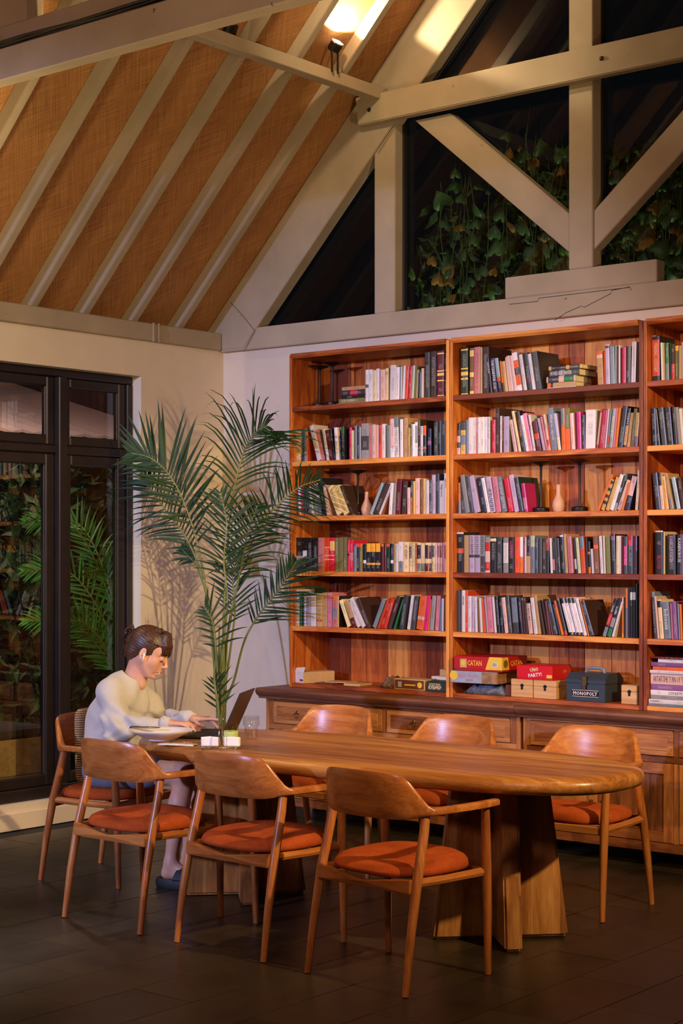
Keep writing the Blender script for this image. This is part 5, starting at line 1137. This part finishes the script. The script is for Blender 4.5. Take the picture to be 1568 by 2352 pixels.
# lean-to roof of the next building, and the bench under the window
cr = MB(); nx = 60
for i in range(nx):
    y0 = -4.2+.10*i; y1 = y0+.10; h0 = .018 if i % 2 else 0; h1 = 0 if i % 2 else .018
    cr.add([(-1.9, y0, 2.46+h0), (-4.6, y0, 3.20+h0), (-4.6, y1, 3.20+h1), (-1.9, y1, 2.46+h1), (-1.9, y0, 2.48+h0), (-4.6, y0, 3.22+h0), (-4.6, y1, 3.22+h1), (-1.9, y1, 2.48+h1)], [(0, 1, 2, 3), (7, 6, 5, 4), (0, 3, 7, 4)])
shed = empty('lean_to_roof', (0, 0, 0), 0, 'pinkish corrugated lean-to roof seen through the upper window panes', 'roof')
cr.build('corrugated_sheet', plain('pale_roof_sheet', (206, 176, 168), .7), shed)
for y in (-3.4, -2.2, -1.0, .2, 1.4): MB().prism([(-1.95, 2.40), (-4.5, 3.09), (-4.5, 3.155), (-1.95, 2.46)], y-.03, y+.03).build('roof_batten', M['case_x'], shed)
for y in (-3.9, 1.5): MB().cbox(-2.2, -2.12, y-.04, y+.04, -.05, 2.46, .004).build('post', M['black_frame'], shed)
be = empty('garden_bench', (-.47, -2.2, -.05), 0, 'low bench of tan boards with a dark padded top, just outside the left window', 'bench')
for k in range(2): MB().cbox(0, .03, -1.2, 1.03, .06+.226*k, .283+.226*k, .004).build('board', M['pale_wood'], be)
MB().cbox(-.42, .035, -1.2, 1.04, .511, .585, .02).build('pad', plain('dark_slate_cushion', (44, 48, 54), .8), be)
for y in (-1.1, .0, .94): MB().cbox(-.38, -.001, y, y+.05, 0, .51, .004).build('leg', M['case_z'], be)
lamp('roof_fill', 'POINT', (-1.2, -1.0, 3.6), 110, (1, .72, .70), None, .1)  # added fill above the lean-to roof, no fitting built

# ================================================================ THE SEATED WOMAN
# smooth-blended distance field, meshed with surface nets
class Field:
    def __init__(s, lo, hi, h):
        s.lo = np.array(lo, float); s.h = h; s.n = np.ceil((np.array(hi)-s.lo)/h).astype(int)+1
        s.d = np.full(s.n, .2, np.float32)
    def _win(s, lo, hi):
        a = np.clip(np.floor((np.array(lo)-s.lo)/s.h).astype(int), 0, s.n-1); b = np.clip(np.ceil((np.array(hi)-s.lo)/s.h).astype(int)+1, 1, s.n)
        if (b-a <= 0).any(): return None
        ax = [s.lo[i]+s.h*np.arange(a[i], b[i]) for i in range(3)]
        X_, Y_, Z_ = np.meshgrid(*ax, indexing='ij'); return (slice(a[0], b[0]), slice(a[1], b[1]), slice(a[2], b[2])), X_, Y_, Z_
    def _mix(s, sl, v, k, op):
        o = s.d[sl]
        if op == 'sub':
            v = -v; hh = np.clip(.5+.5*(v-o)/k, 0, 1); s.d[sl] = o*(1-hh)+v*hh+k*hh*(1-hh)
        else:
            hh = np.clip(.5+.5*(o-v)/k, 0, 1); s.d[sl] = o*(1-hh)+v*hh-k*hh*(1-hh)
    def cap(s, a, b, ra, rb, k=.012, op='add', disp=None):
        a = np.array(a, float); b = np.array(b, float); m = max(ra, rb)+k+.02
        w_ = s._win(np.minimum(a, b)-m, np.maximum(a, b)+m)
        if w_ is None: return s
        sl, X_, Y_, Z_ = w_; ab = b-a; L2 = max(1e-9, ab@ab)
        t = np.clip(((X_-a[0])*ab[0]+(Y_-a[1])*ab[1]+(Z_-a[2])*ab[2])/L2, 0, 1)
        d = np.sqrt((X_-a[0]-t*ab[0])**2+(Y_-a[1]-t*ab[1])**2+(Z_-a[2]-t*ab[2])**2)-(ra+(rb-ra)*t)
        s._mix(sl, d, k, op); return s
    def ell(s, c, r, R=None, k=.012, op='add'):
        c = np.array(c, float); r = np.array(r, float); m = r.max()+k+.02
        w_ = s._win(c-m, c+m)
        if w_ is None: return s
        sl, X_, Y_, Z_ = w_; R = np.eye(3) if R is None else np.array(R)
        p = [(X_-c[0])*R[0, i]+(Y_-c[1])*R[1, i]+(Z_-c[2])*R[2, i] for i in range(3)]
        k0 = np.sqrt(sum((p[i]/r[i])**2 for i in range(3)))+1e-9; k1 = np.sqrt(sum((p[i]/r[i]**2)**2 for i in range(3)))+1e-9
        s._mix(sl, k0*(k0-1)/k1, k, op); return s
    def warp(s, fn):
        ax = [s.lo[i]+s.h*np.arange(s.n[i]) for i in range(3)]
        X_, Y_, Z_ = np.meshgrid(*ax, indexing='ij'); near = np.abs(s.d) < .05
        s.d[near] += fn(X_[near], Y_[near], Z_[near]).astype(np.float32); return s
    def cut(s, point, normal):
        ax = [s.lo[i]+s.h*np.arange(s.n[i]) for i in range(3)]; X_, Y_, Z_ = np.meshgrid(*ax, indexing='ij'); nv = np.array(normal, float); nv /= np.linalg.norm(nv)
        s.d = np.maximum(s.d, (X_-point[0])*nv[0]+(Y_-point[1])*nv[1]+(Z_-point[2])*nv[2]).astype(np.float32); return s
    def mesh(s):
        d = s.d; ins = d < 0
        c = np.zeros(tuple(np.array(d.shape)-1), np.int8)
        for i in (0, 1):
            for j in (0, 1):
                for k in (0, 1): c += ins[i:d.shape[0]-1+i, j:d.shape[1]-1+j, k:d.shape[2]-1+k]
        act = (c > 0) & (c < 8); idx = -np.ones(act.shape, int); I = np.argwhere(act); idx[act] = np.arange(len(I))
        acc = np.zeros((len(I), 3)); cnt_ = np.zeros(len(I))
        for ax in range(3):
            o1 = [a for a in range(3) if a != ax]
            for u in (0, 1):
                for v in (0, 1):
                    p = I.copy(); p[:, o1[0]] += u; p[:, o1[1]] += v; q = p.copy(); q[:, ax] += 1
                    a = d[tuple(p.T)]; b = d[tuple(q.T)]; m = (a < 0) != (b < 0); t = np.where(m, a/np.where(m, a-b, 1), 0)
                    pos = p.astype(float); pos[:, ax] += t; acc[m] += pos[m]; cnt_[m] += 1
        V = s.lo+s.h*acc/cnt_[:, None]; Fc = []
        for ax in range(3):
            o1, o2 = [(1, 2), (2, 0), (0, 1)][ax]
            sl1 = [slice(None)]*3; sl2 = [slice(None)]*3; sl1[ax] = slice(0, -1); sl2[ax] = slice(1, None)
            a = ins[tuple(sl1)]; b = ins[tuple(sl2)]; E_ = np.argwhere(a != b)
            E_ = E_[(E_[:, o1] > 0) & (E_[:, o2] > 0) & (E_[:, o1] < act.shape[o1]) & (E_[:, o2] < act.shape[o2])]
            if not len(E_): continue
            flip = a[tuple(E_.T)]
            def g(u, v): q = E_.copy(); q[:, o1] -= u; q[:, o2] -= v; return idx[tuple(q.T)]
            quad = np.stack([g(1, 1), g(0, 1), g(0, 0), g(1, 0)], 1); quad[~flip] = quad[~flip][:, ::-1]; Fc.append(quad)
        Fc = np.concatenate(Fc); return V, Fc[(Fc >= 0).all(1)]
def sdf_obj(name, parts, mats, parent, smooth=2):
    vs = []; fs = []; mi = []; b = 0
    for V, F_, k in parts:
        vs.append(V); fs.append(F_+b); mi += [k]*len(F_); b += len(V)
    V = np.concatenate(vs); F_ = np.concatenate(fs)
    for _ in range(smooth):     # gentle relaxation of the net
        e = np.concatenate([F_[:, [0, 1]], F_[:, [1, 2]], F_[:, [2, 3]], F_[:, [3, 0]]]); acc = np.zeros_like(V); c = np.zeros(len(V))
        for a_, b_ in ((0, 1), (1, 0)): np.add.at(acc, e[:, a_], V[e[:, b_]]); np.add.at(c, e[:, a_], 1)
        V = V*.5+.5*acc/np.maximum(c, 1)[:, None]
    me = bpy.data.meshes.new(name); me.from_pydata(V.tolist(), [], F_.tolist())
    for m in (mats if isinstance(mats, list) else [mats]): me.materials.append(m)
    me.polygons.foreach_set('use_smooth', [True]*len(me.polygons)); me.polygons.foreach_set('material_index', mi); me.update()
    o = bpy.data.objects.new(name, me); COL.objects.link(o); o.parent = parent; return o

WX, WY = 1.44, -2.40
wm = empty('person', (WX, WY, 0), 0, 'woman in cream sweater and grey shorts, seated at the table end, typing, head bowed', 'person')
def Lc(p): return np.array([p[0]-WX, p[1]-WY, p[2]])
def skinmat():
    m, nt, b = newmat('skin'); tc = N(nt, 'ShaderNodeTexCoord'); nz = N(nt, 'ShaderNodeTexNoise', Scale=9.0, Detail=4.0); nt.links.new(tc.outputs['Object'], nz.inputs['Vector'])
    r = ramp(nt, nz.outputs['Fac'], [(.3, lin((206, 146, 118))), (.7, lin((222, 168, 138)))]); nt.links.new(r.outputs[0], b.inputs['Base Color'])
    b.inputs['Roughness'].default_value = .48; b.inputs['Subsurface Weight'].default_value = .15; b.inputs['Subsurface Radius'].default_value = (.012, .004, .002); b.inputs['Subsurface Scale'].default_value = .5
    return m
SKIN = skinmat(); HAIR = None
LIP = plain('lips', (176, 90, 82), .4)
pelv = (1.495, -2.405, .545); hipR, hipL = (1.525, -2.485, .545), (1.455, -2.325, .545)
knR, knL = (1.945, -2.335, .545), (1.87, -2.165, .535); anR, anL = (1.875, -2.365, .130), (1.80, -2.17, .130)
waist = (1.500, -2.410, .70); chest = (1.565, -2.400, .860); nb = (1.625, -2.385, .985)
shR, shL = (1.625, -2.520, .945), (1.495, -2.275, .945); elR, elL = (1.755, -2.590, .770), (1.660, -2.215, .775)
wrR, wrL = (1.985, -2.485, .800), (1.930, -2.275, .803)
HC = Vector((1.718, -2.358, 1.120)); HR = Matrix.Rotation(math.radians(33), 3, 'Z') @ Matrix.Rotation(math.radians(27), 3, 'Y')
def hp(x, y, z): v = HC+HR @ Vector((x, y, z)); return (v.x-WX, v.y-WY, v.z)
HRn = np.array(HR)
# --- head and neck
F1 = Field(Lc((1.50, -2.60, .90)), Lc((1.92, -2.15, 1.27)), .0026)
c = lambda x, y, z, r, k=.012, op='add': F1.ell(hp(x, y, z), r, HRn, k, op)
F1.cap(Lc((1.612, -2.388, .93)), hp(-.030, 0, -.045), .050, .043, .02); F1.cap(hp(-.010, 0, -.045), Lc((1.665, -2.375, .965)), .036, .036, .02)
F1.cap(Lc((1.575, -2.46, .945)), Lc((1.555, -2.33, .945)), .055, .055, .03)
c(-.014, 0, .034, (.093, .073, .082), .02); c(.030, 0, -.022, (.058, .056, .078), .025)
for s in (-1, 1):
    F1.cap(hp(-.004, s*.052, -.040), hp(.052, s*.020, -.094), .019, .014, .022); F1.cap(hp(.046, s*.036, -.030), hp(.060, s*.018, -.058), .024, .018, .02)
    F1.cap(hp(.070, s*.014, .024), hp(.058, s*.046, .020), .010, .008, .012)
c(.068, 0, -.096, (.017, .019, .015), .016); c(.040, 0, .045, (.048, .054, .045), .02)
for s in (-1, 1): c(.090, s*.031, .005, (.016, .017, .011), .012, 'sub')
for s in (-1, 1): c(.0725, s*.031, .003, (.0150, .0165, .0135), .004)
F1.cap(hp(.084, 0, .014), hp(.106, 0, -.024), .0075, .0085, .010); c(.1075, 0, -.0275, (.0105, .0095, .0085), .006)
for s in (-1, 1): c(.0965, s*.0105, -.0325, (.0095, .0065, .0070), .005); c(.100, s*.0065, -.0385, (.0045, .0030, .0030), .002, 'sub')
c(.083, 0, -.050, (.013, .018, .014), .012); c(.0835, 0, -.074, (.012, .017, .012), .010)
for s in (-1, 1): F1.cap(hp(.0945, s*.003, -.0595), hp(.0835, s*.021, -.0640), .0046, .0022, .005)
F1.cap(hp(.0935, -.010, -.0710), hp(.0935, .010, -.0710), .0055, .0055, .006)
F1.cap(hp(.101, -.010, -.0658), hp(.101, .010, -.0658), .0022, .0022, .002, 'sub')
for s in (-1, 1):   # ears
    F1.ell(hp(-.012, s*.0765, -.008), (.0165, .0055, .029), HRn, .006)
    F1.ell(hp(-.008, s*.0815, -.004), (.0095, .0045, .018), HRn, .003, 'sub'); F1.ell(hp(-.006, s*.078, -.032), (.008, .005, .009), HRn, .005)
V, Fc = F1.mesh(); parts = [(V, Fc, 0)]
# --- torso, arms, legs under the clothes
F2 = Field(Lc((1.25, -2.78, 0.0)), Lc((2.12, -2.02, 1.0)), .0065)
q = lambda a, b_, ra, rb, k=.03: F2.cap(Lc(a), Lc(b_), ra, rb, k)
q(hipR, hipL, .074, .074); q(pelv, waist, .09, .08); q(waist, chest, .08, .088); q(shR, shL, .044, .044); q(chest, nb, .07, .045)
for s_, sh, el, wr, hi_, kn, an in ((-1, shR, elR, wrR, hipR, knR, anR), (1, shL, elL, wrL, hipL, knL, anL)):
    q(sh, el, .036, .030); q(el, wr, .028, .0205, .02); q(hi_, kn, .074, .056); 
    m_ = tuple(kn[i]*.65+an[i]*.35 for i in range(3)); m_ = (m_[0]-.012, m_[1], m_[2]); q(kn, m_, .053, .050, .02); q(m_, an, .049, .030, .02)
    # foot
    d = Vector((.93, .30, 0)).normalized(); A = Vector(an); hl = A+Vector((-.018, -.006, -.062)); bl = A+d*.125+Vector((0, 0, -.078)); q(tuple(A), tuple(hl), .030, .027, .02); q(tuple(A+Vector((0, 0, -.02))), tuple(bl), .030, .021, .02); q(tuple(hl), tuple(bl), .026, .022, .02)
    L_ = Vector((-d.y, d.x, 0))
    for t, o_, r_ in ((.165, .030, .0125), (.160, .012, .0095), (.152, -.004, .009), (.142, -.018, .0085), (.130, -.031, .008)):
        o_ *= (1 if s_ < 0 else -1); q(tuple(bl+L_*o_*.8), tuple(A+d*t+L_*o_+Vector((0, 0, -.088))), r_+.002, r_, .006)
V, Fc = F2.mesh(); parts.append((V, Fc, 0))
# --- hands
def hand(wr, tips_dir, up, side, spread, curls, lift):
    W_ = Vector(wr); D = Vector(tips_dir).normalized(); U = Vector(up).normalized(); S_ = D.cross(U).normalized()*side; U = S_.cross(D).normalized()*(1 if side > 0 else -1)
    if U.z < 0: U = -U
    lo = W_-Vector((.14,)*3); hi = W_+Vector((.26,)*3); lo.z = W_.z-.09; hi.z = W_.z+.09
    f = Field(Lc(lo), Lc(hi), .0022); g = lambda a, b_, ra, rb, k: f.cap(Lc(a), Lc(b_), ra, rb, k)
    g(W_-D*.035, W_, .0205, .0205, .01)
    kn = []
    for i, (o_, L0) in enumerate(((-.030, .078), (-.0105, .084), (.009, .081), (.027, .073))):
        a = W_+S_*o_*.55+D*.008; b_ = W_+D*L0+S_*o_+U*.004; g(a, b_, .0135, .0105, .012); kn.append(b_)
    for i, (b_, L_) in enumerate(zip(kn, ((.041, .025, .021), (.045, .029, .022), (.042, .027, .021), (.033, .020, .019)))):
        ang = curls[i]; o_ = (-.030, -.0105, .009, .027)[i]; d = (D+S_*o_*spread).normalized(); p = b_; r_ = (.0088, .0090, .0086, .0076)[i]; a_ = -lift[i]
        for j, l in enumerate(L_):
            a_ += ang[j]; v = d*math.cos(a_)-U*math.sin(a_); e = p+v*l; g(p, e, r_*(1-.06*j), r_*(.93-.06*j), .004); p = e
    p = W_+D*.018-S_*.020; e = W_+D*.052-S_*.048-U*.010; g(p, e, .014, .0115, .012); e2 = e+(D*.8-S_*.3-U*.35).normalized()*.030; g(e, e2, .0105, .0095, .005); e3 = e2+(D*.95-U*.25).normalized()*.024; g(e2, e3, .0092, .0078, .004)
    return f.mesh()
DR = Vector((.93, .36, -.03)); DL = Vector((.96, .20, .0))
V, Fc = hand(wrR, DR, (0, 0, 1), 1, 2.0, ((.25, .5, .35), (.35, .5, .4), (.35, .55, .4), (.3, .5, .4)), (.0, .02, .02, .0)); parts.append((V, Fc, 0))
V, Fc = hand(wrL, DL, (0, 0, 1), -1, 2.5, ((.10, .10, .10), (.35, .45, .35), (.4, .5, .4), (.35, .5, .4)), (.20, .04, .0, .0)); parts.append((V, Fc, 0))
sdf_obj('body', parts, [SKIN], wm)
# --- lips, eyelids and lashes, brows
F3 = Field(hp(.09, 0, -.066)-np.array([.05]*3), hp(.09, 0, -.066)+np.array([.05]*3), .0016)
for s in (-1, 1):
    F3.cap(hp(.0957, s*.003, -.0600), hp(.0842, s*.0205, -.0645), .0044, .0020, .004)
    F3.cap(hp(.0948, s*.003, -.0712), hp(.0846, s*.0190, -.0668), .0052, .0020, .005)
V, Fc = F3.mesh(); sdf_obj('lips', [(V, Fc, 0)], [LIP], wm, 1)
def mat_hair():
    m, nt, b = newmat('dark_brown_hair'); tc = N(nt, 'ShaderNodeTexCoord'); mp = N(nt, 'ShaderNodeMapping'); mp.vector_type = 'TEXTURE'; mp.inputs['Scale'].default_value = (.10, .006, .009); mp.inputs['Rotation'].default_value = (0, .55, .58)
    nz = N(nt, 'ShaderNodeTexNoise', Scale=2.2, Detail=4.0, Distortion=.6); nt.links.new(tc.outputs['Object'], mp.inputs[0]); nt.links.new(mp.outputs[0], nz.inputs['Vector'])
    r = ramp(nt, nz.outputs['Fac'], [(.3, lin((36, 22, 16))), (.72, lin((92, 58, 38)))]); nt.links.new(r.outputs[0], b.inputs['Base Color']); b.inputs['Roughness'].default_value = .42
    bp = N(nt, 'ShaderNodeBump', Strength=.3, Distance=.001); nt.links.new(nz.outputs['Fac'], bp.inputs['Height']); nt.links.new(bp.outputs[0], b.inputs['Normal']); return m
HAIR = mat_hair()
mb = MB()
for s in (-1, 1):
    pts = [hp(.0800+.006*(1-abs(t)), s*(.031+.0145*t), -.0035-.0035*(1-t*t)) for t in (-1, -.6, -.2, .2, .6, 1)]
    mb.tube(pts, [.0006, .0012, .0014, .0014, .0014, .0008], 6)
    for t in (-.8, -.4, 0, .4, .8, 1):
        a = Vector(hp(.0800+.006*(1-abs(t)), s*(.031+.0145*t), -.0045-.0035*(1-t*t))); mb.tube([tuple(a), tuple(a+HR @ Vector((.007, s*.002*t, -.004))), tuple(a+HR @ Vector((.011, s*.003*t, -.004)))], [.0006, .0005, .0002], 4)
mb.build('eyelashes', HAIR, wm, smooth='all')
mb = MB()
for s in (-1, 1): mb.tube([hp(.0868, s*.014, .0205), hp(.0850, s*.026, .0245), hp(.0765, s*.040, .0240), hp(.064, s*.050, .019)], [.0022, .0028, .0024, .001], 6)
mb.build('eyebrows', HAIR, wm, smooth='all')
# --- hair: a fitted cap, fringe, side pieces, gathered knot; then strands over it
F4 = Field(Lc((1.50, -2.56, 1.0)), Lc((1.90, -2.16, 1.29)), .0028)
F4.ell(hp(-.018, 0, .038), (.100, .080, .088), HRn, .01); F4.ell(hp(-.066, 0, -.020), (.044, .057, .060), HRn, .02)
F4.ell(hp(.070, 0, -.060), (.075, .10, .078), HRn, .006, 'sub')
for s in (-1, 1): F4.ell(hp(-.006, s*.088, -.030), (.030, .020, .042), HRn, .006, 'sub')
for s in (-1, 1): F4.ell(hp(.058, s*.074, .022), (.030, .030, .034), HRn, .008, 'sub')
F4.ell(hp(-.020, 0, -.100), (.046, .090, .050), HRn, .012, 'sub')
for y in (-.046, -.032, -.016, 0, .016, .032, .046):
    F4.cap(hp(.045, y*.8, .108), hp(.080-.35*abs(y), y, .068), .015, .014, .012); F4.cap(hp(.080-.35*abs(y), y, .068), hp(.094-.55*abs(y), y*1.02, .032+.005*math.sin(y*90)), .013, .0055, .010)
F4.ell(hp(-.105, .0, .020), (.026, .030, .046), HRn, .012); F4.ell(hp(-.100, 0, -.038), (.020, .026, .034), HRn, .012)
F4.warp(lambda x, y, z: .0007*np.sin(260*np.arctan2(z-HC.z-.02+.4*(x+WX-HC.x), y+WY-HC.y+.001)/6.28))
V, Fc = F4.mesh(); sdf_obj('hair', [(V, Fc, 0)], [HAIR], wm, 1)
rh = random.Random(3); mb = MB()
for k in range(150):
    y = rh.uniform(-.058, .058); a = rh.random()
    mb.tube([hp(.020+.02*a, y*.7, .125), hp(.066, y*.9, .098+.006*a), hp(.094-.45*abs(y)+.003*a, y, .062), hp(.100-.5*abs(y)+.003*rh.random(), y*1.03, .034+.008*rh.random()), hp(.101-.55*abs(y), y*1.04, .016+.012*rh.random())], [.0008, .0013, .0013, .0010, .0003], 4)
for k in range(120):
    s = -1 if rh.random() < .7 else 1; a = rh.uniform(0, 1); z = .045+.07*a; 
    mb.tube([hp(.042-.02*a, s*(.066-.035*a), z+.006), hp(.0, s*(.0835-.045*a), z+.012), hp(-.055, s*(.074-.045*a), z*.85), hp(-.100, s*.025*rh.random(), .02+.03*rh.random())], [.0006, .0013, .0012, .0005], 4)
for k in range(26):
    a = rh.uniform(-1, 1); b_ = rh.random()
    mb.tube([hp(-.100, a*.02, .045), hp(-.125-.012*b_, a*.026, .070+.012*b_), hp(-.142-.010*b_, a*.03, .052), hp(-.135-.015*rh.random(), a*.034, .02-.05*b_)], [.0010, .0016, .0014, .0004], 4)
for k in range(20):
    a = rh.uniform(-1, 1); mb.tube([hp(-.105, a*.02, .0), hp(-.118, a*.026, -.035), hp(-.104-.01*rh.random(), a*.03, -.072-.02*rh.random())], [.0012, .0015, .0003], 4)
mb.tube([hp(.000, -.0800, -.020), hp(.004, -.078, -.045), hp(.000, -.072, -.070)], [.001, .0012, .0003], 4)
tag(mb.build('strands', HAIR, wm, smooth='all', fix=False), kind='stuff')
mb = MB()
mb.tube([hp(-.112, -.004, .062), hp(-.135, -.004, .050), hp(-.142, -.004, .028), hp(-.132, -.004, .004)], [.004, .006, .006, .003], 8)
for k in range(5):
    for s in (-1, 1): mb.tube([hp(-.138+.002*k, -.004, .050-.011*k), hp(-.128, -.004+s*.018, .052-.012*k), hp(-.108, -.004+s*.022, .048-.012*k)], [.003, .0026, .0012], 6)
mb.build('hair_claw', plain('dark_shell_plastic', (58, 34, 34), .2), wm, smooth='all')
# --- sweater
F5 = Field(Lc((1.24, -2.80, .60)), Lc((2.08, -2.05, 1.05)), .0050)
q = lambda a, b_, ra, rb, k=.035, op='add': F5.cap(Lc(a), Lc(b_), ra, rb, k, op)
q((1.530, -2.470, .655), (1.495, -2.365, .655), .096, .096, .08); q((1.525, -2.455, .66), (1.545, -2.450, .80), .098, .096, .08); q((1.49, -2.37, .66), (1.520, -2.350, .80), .100, .100, .08)
q((1.535, -2.43, .80), (1.575, -2.405, .885), .100, .096, .08); q((1.57, -2.39, .70), (1.615, -2.365, .86), .095, .078, .06)
q((1.602, -2.470, .922), (1.525, -2.335, .922), .074, .074, .06); q((1.615, -2.498, .932), (1.505, -2.295, .932), .050, .050, .05); q((1.592, -2.408, .93), (1.620, -2.392, .965), .074, .066, .05)
q(shR, (1.69, -2.555, .83), .052, .054, .06); q((1.69, -2.555, .83), elR, .054, .052, .05); q(elR, (1.88, -2.535, .790), .054, .042, .02); q((1.88, -2.535, .790), tuple(Vector(wrR)+Vector((-.028, -.012, 0))), .041, .032, .015)
q((1.68, -2.565, .80), (1.725, -2.595, .735), .052, .046, .04)
q(shL, (1.60, -2.235, .85), .052, .054, .06); q((1.60, -2.235, .85), elL, .054, .050, .04); q(elL, (1.80, -2.245, .792), .050, .041, .02); q((1.80, -2.245, .792), tuple(Vector(wrL)+Vector((-.030, .005, 0))), .040, .032, .015)
def folds(x, y, z):
    f = .0068*np.sin(38*(x*.6+z*1.1)+7*np.sin(9*y+3*z))*np.clip((x-.02)*3, 0, 1)
    f += .0060*np.sin(30*(z*1.0-x*.7)+5*np.sin(11*x))*np.clip((.95-z)*3, 0, 1)*.8
    f += .0062*np.sin(64*(x+.5*y)+4*np.sin(30*z))*np.exp(-((z-.79)/.045)**2)*np.clip(x*4, 0, 1)
    f += .0030*np.sin(44*y+12*z+6*x)
    return f
F5.warp(folds)
# neck opening and hem and cuffs
F5.cap(Lc((1.620, -2.386, .974)), Lc((1.675, -2.365, 1.07)), .050, .078, .004, 'sub')
F5.cut(Lc((1.43, -2.40, .585)), (-.1, 0, -1))
V, Fc = F5.mesh(); parts = [(V, Fc, 0)]
M['sweater'] = plain('cream_sweatshirt_cotton', (192, 185, 174), .88, 0, .03, 60, .25, **{'Sheen__Weight': .2})
sdf_obj('sweater', parts, [M['sweater']], wm)
def ringtube(cx, n_, r_, t, nm, ex=1.0):
    nv = Vector(n_).normalized(); a = nv.cross(Vector((0, 1, 0.01))).normalized(); b_ = nv.cross(a)
    pts = [tuple(Vector(Lc(cx))+(a*math.cos(2*math.pi*k/28)*r_*ex+b_*math.sin(2*math.pi*k/28)*r_)) for k in range(29)]
    MB().tube(pts, t, 8).build(nm, M['sweater'], wm, smooth='all')
ringtube((1.634, -2.381, .974), (.46, .12, .62), .0560, .0065, 'collar', 1.04)
for wr_, d_, el_ in ((wrR, (.23, .10, .02), 0), (wrL, (.27, -.03, .01), 0)):
    W_ = Vector(wr_); d_ = Vector(d_).normalized()
    MB().tube([tuple(Vector(Lc(W_))-d_*.040), tuple(Vector(Lc(W_))-d_*.030), tuple(Vector(Lc(W_))+d_*.002), tuple(Vector(Lc(W_))+d_*.006)], [.031, .0335, .0305, .027], 20).build('cuff', M['sweater'], wm, smooth='all')
# --- shorts
F6 = Field(Lc((1.28, -2.62, .44)), Lc((1.86, -2.06, .72)), .006)
q = lambda a, b_, ra, rb, k=.03: F6.cap(Lc(a), Lc(b_), ra, rb, k)
q((1.515, -2.475, .555), (1.460, -2.335, .555), .092, .092); q((1.50, -2.405, .60), waist, .098, .088); q(hipR, (1.755, -2.405, .550), .090, .084); q(hipL, (1.685, -2.240, .547), .090, .084)
F6.warp(lambda x, y, z: .003*np.sin(40*x+20*y+15*z))
F6.cut(Lc((1.44, -2.4, .4635)), (0, 0, -1)); V, Fc = F6.mesh(); sdf_obj('shorts', [(V, Fc, 0)], [plain('pale_grey_denim', (112, 114, 126), .85, 0, .08, 40, .2)], wm)
# --- sandals
M['rubber'] = plain('black_rubber', (24, 22, 24), .6)
for s_, an in ((-1, anR), (1, anL)):
    d = Vector((.93, .30, 0)).normalized(); A = Vector((an[0], an[1], 0)); sd = empty('sandal', (A.x-WX, A.y-WY, 0), math.atan2(d.y, d.x), parent=wm)
    ol = superellipse(.137, .048, 2.6, 36)
    MB().loft([[(x+.060, y*(1+.12*x/.137), z) for x, y in [(x*f, y*f) for x, y in ol]] for f, z in ((.96, .001), (1, .008), (1.02, .022), (1.0, .040), (.96, .046), (.86, .041))]).build('sole', M['rubber'], sd, smooth=True)
    for x0, x1 in ((.055, .115), (.11, .055)):
        pts = [(x0+(x1-x0)*t-.0, -.047+.094*t, .040+.060*math.sin(math.pi*t)**.8) for t in [k/10 for k in range(11)]]
        rg = []
        for p in pts: rg.append([(p[0]-.026, p[1], p[2]), (p[0]-.026, p[1]*1.06, p[2]+.007), (p[0]+.026, p[1]*1.06, p[2]+.007), (p[0]+.026, p[1], p[2])])
        MB().loft(rg).build('strap', M['rubber'], sd, smooth=True)
# --- earbud, straw bag behind her back
hpw = lambda x, y, z: (hp(x, y, z)[0]+WX, hp(x, y, z)[1]+WY, hp(x, y, z)[2])
mb = MB(); mb.tube([hpw(-.002, -.0815, -.008), hpw(0.0, -.0860, -.010), hpw(.001, -.0880, -.012)], [.0045, .0070, .0045], 12); mb.tube([hpw(.001, -.0868, -.010), hpw(.004, -.0860, -.040)], [.0034, .0030], 10)
b0 = Vector(hpw(0, -.086, -.012)); mb.v = [(x-b0.x, y-b0.y, z-b0.z) for x, y, z in mb.v]
tag(mb.build('earbud', plain('white_glossy_plastic', (238, 236, 238), .15, 0, 0), smooth='all', loc=tuple(b0)), "white wireless earbud in the woman's right ear", 'earbud')
def mat_weave():
    m, nt, b = newmat('woven_seagrass'); tc = N(nt, 'ShaderNodeTexCoord'); w1 = N(nt, 'ShaderNodeTexWave', Scale=28.0, Distortion=2.0, Detail=2.0); w1.bands_direction = 'Z'; nt.links.new(tc.outputs['Object'], w1.inputs['Vector'])
    r = ramp(nt, w1.outputs['Fac'], [(.2, lin((130, 96, 62))), (.8, lin((206, 172, 124)))]); nt.links.new(r.outputs[0], b.inputs['Base Color']); b.inputs['Roughness'].default_value = .9
    bp = N(nt, 'ShaderNodeBump', Strength=1.0, Distance=.006); nt.links.new(w1.outputs['Fac'], bp.inputs['Height']); nt.links.new(bp.outputs[0], b.inputs['Normal']); return m
bag = MB(); rings = []
for f, z in ((.82, 0), (.95, .012), (1, .04), (1, .24), (.97, .31), (.90, .345), (.7, .358)):
    rings.append([(x*f, y*f, z) for x, y in superellipse(.032, .12, 2.6, 28)])
bag.loft(rings); bago = bag.build('straw_bag', mat_weave(), smooth=True, loc=(1.330, -2.375, .470), rot=(0, math.radians(-2), math.radians(12)))
tag(bago, "woven straw bag standing on the seat behind the woman's back", 'bag')
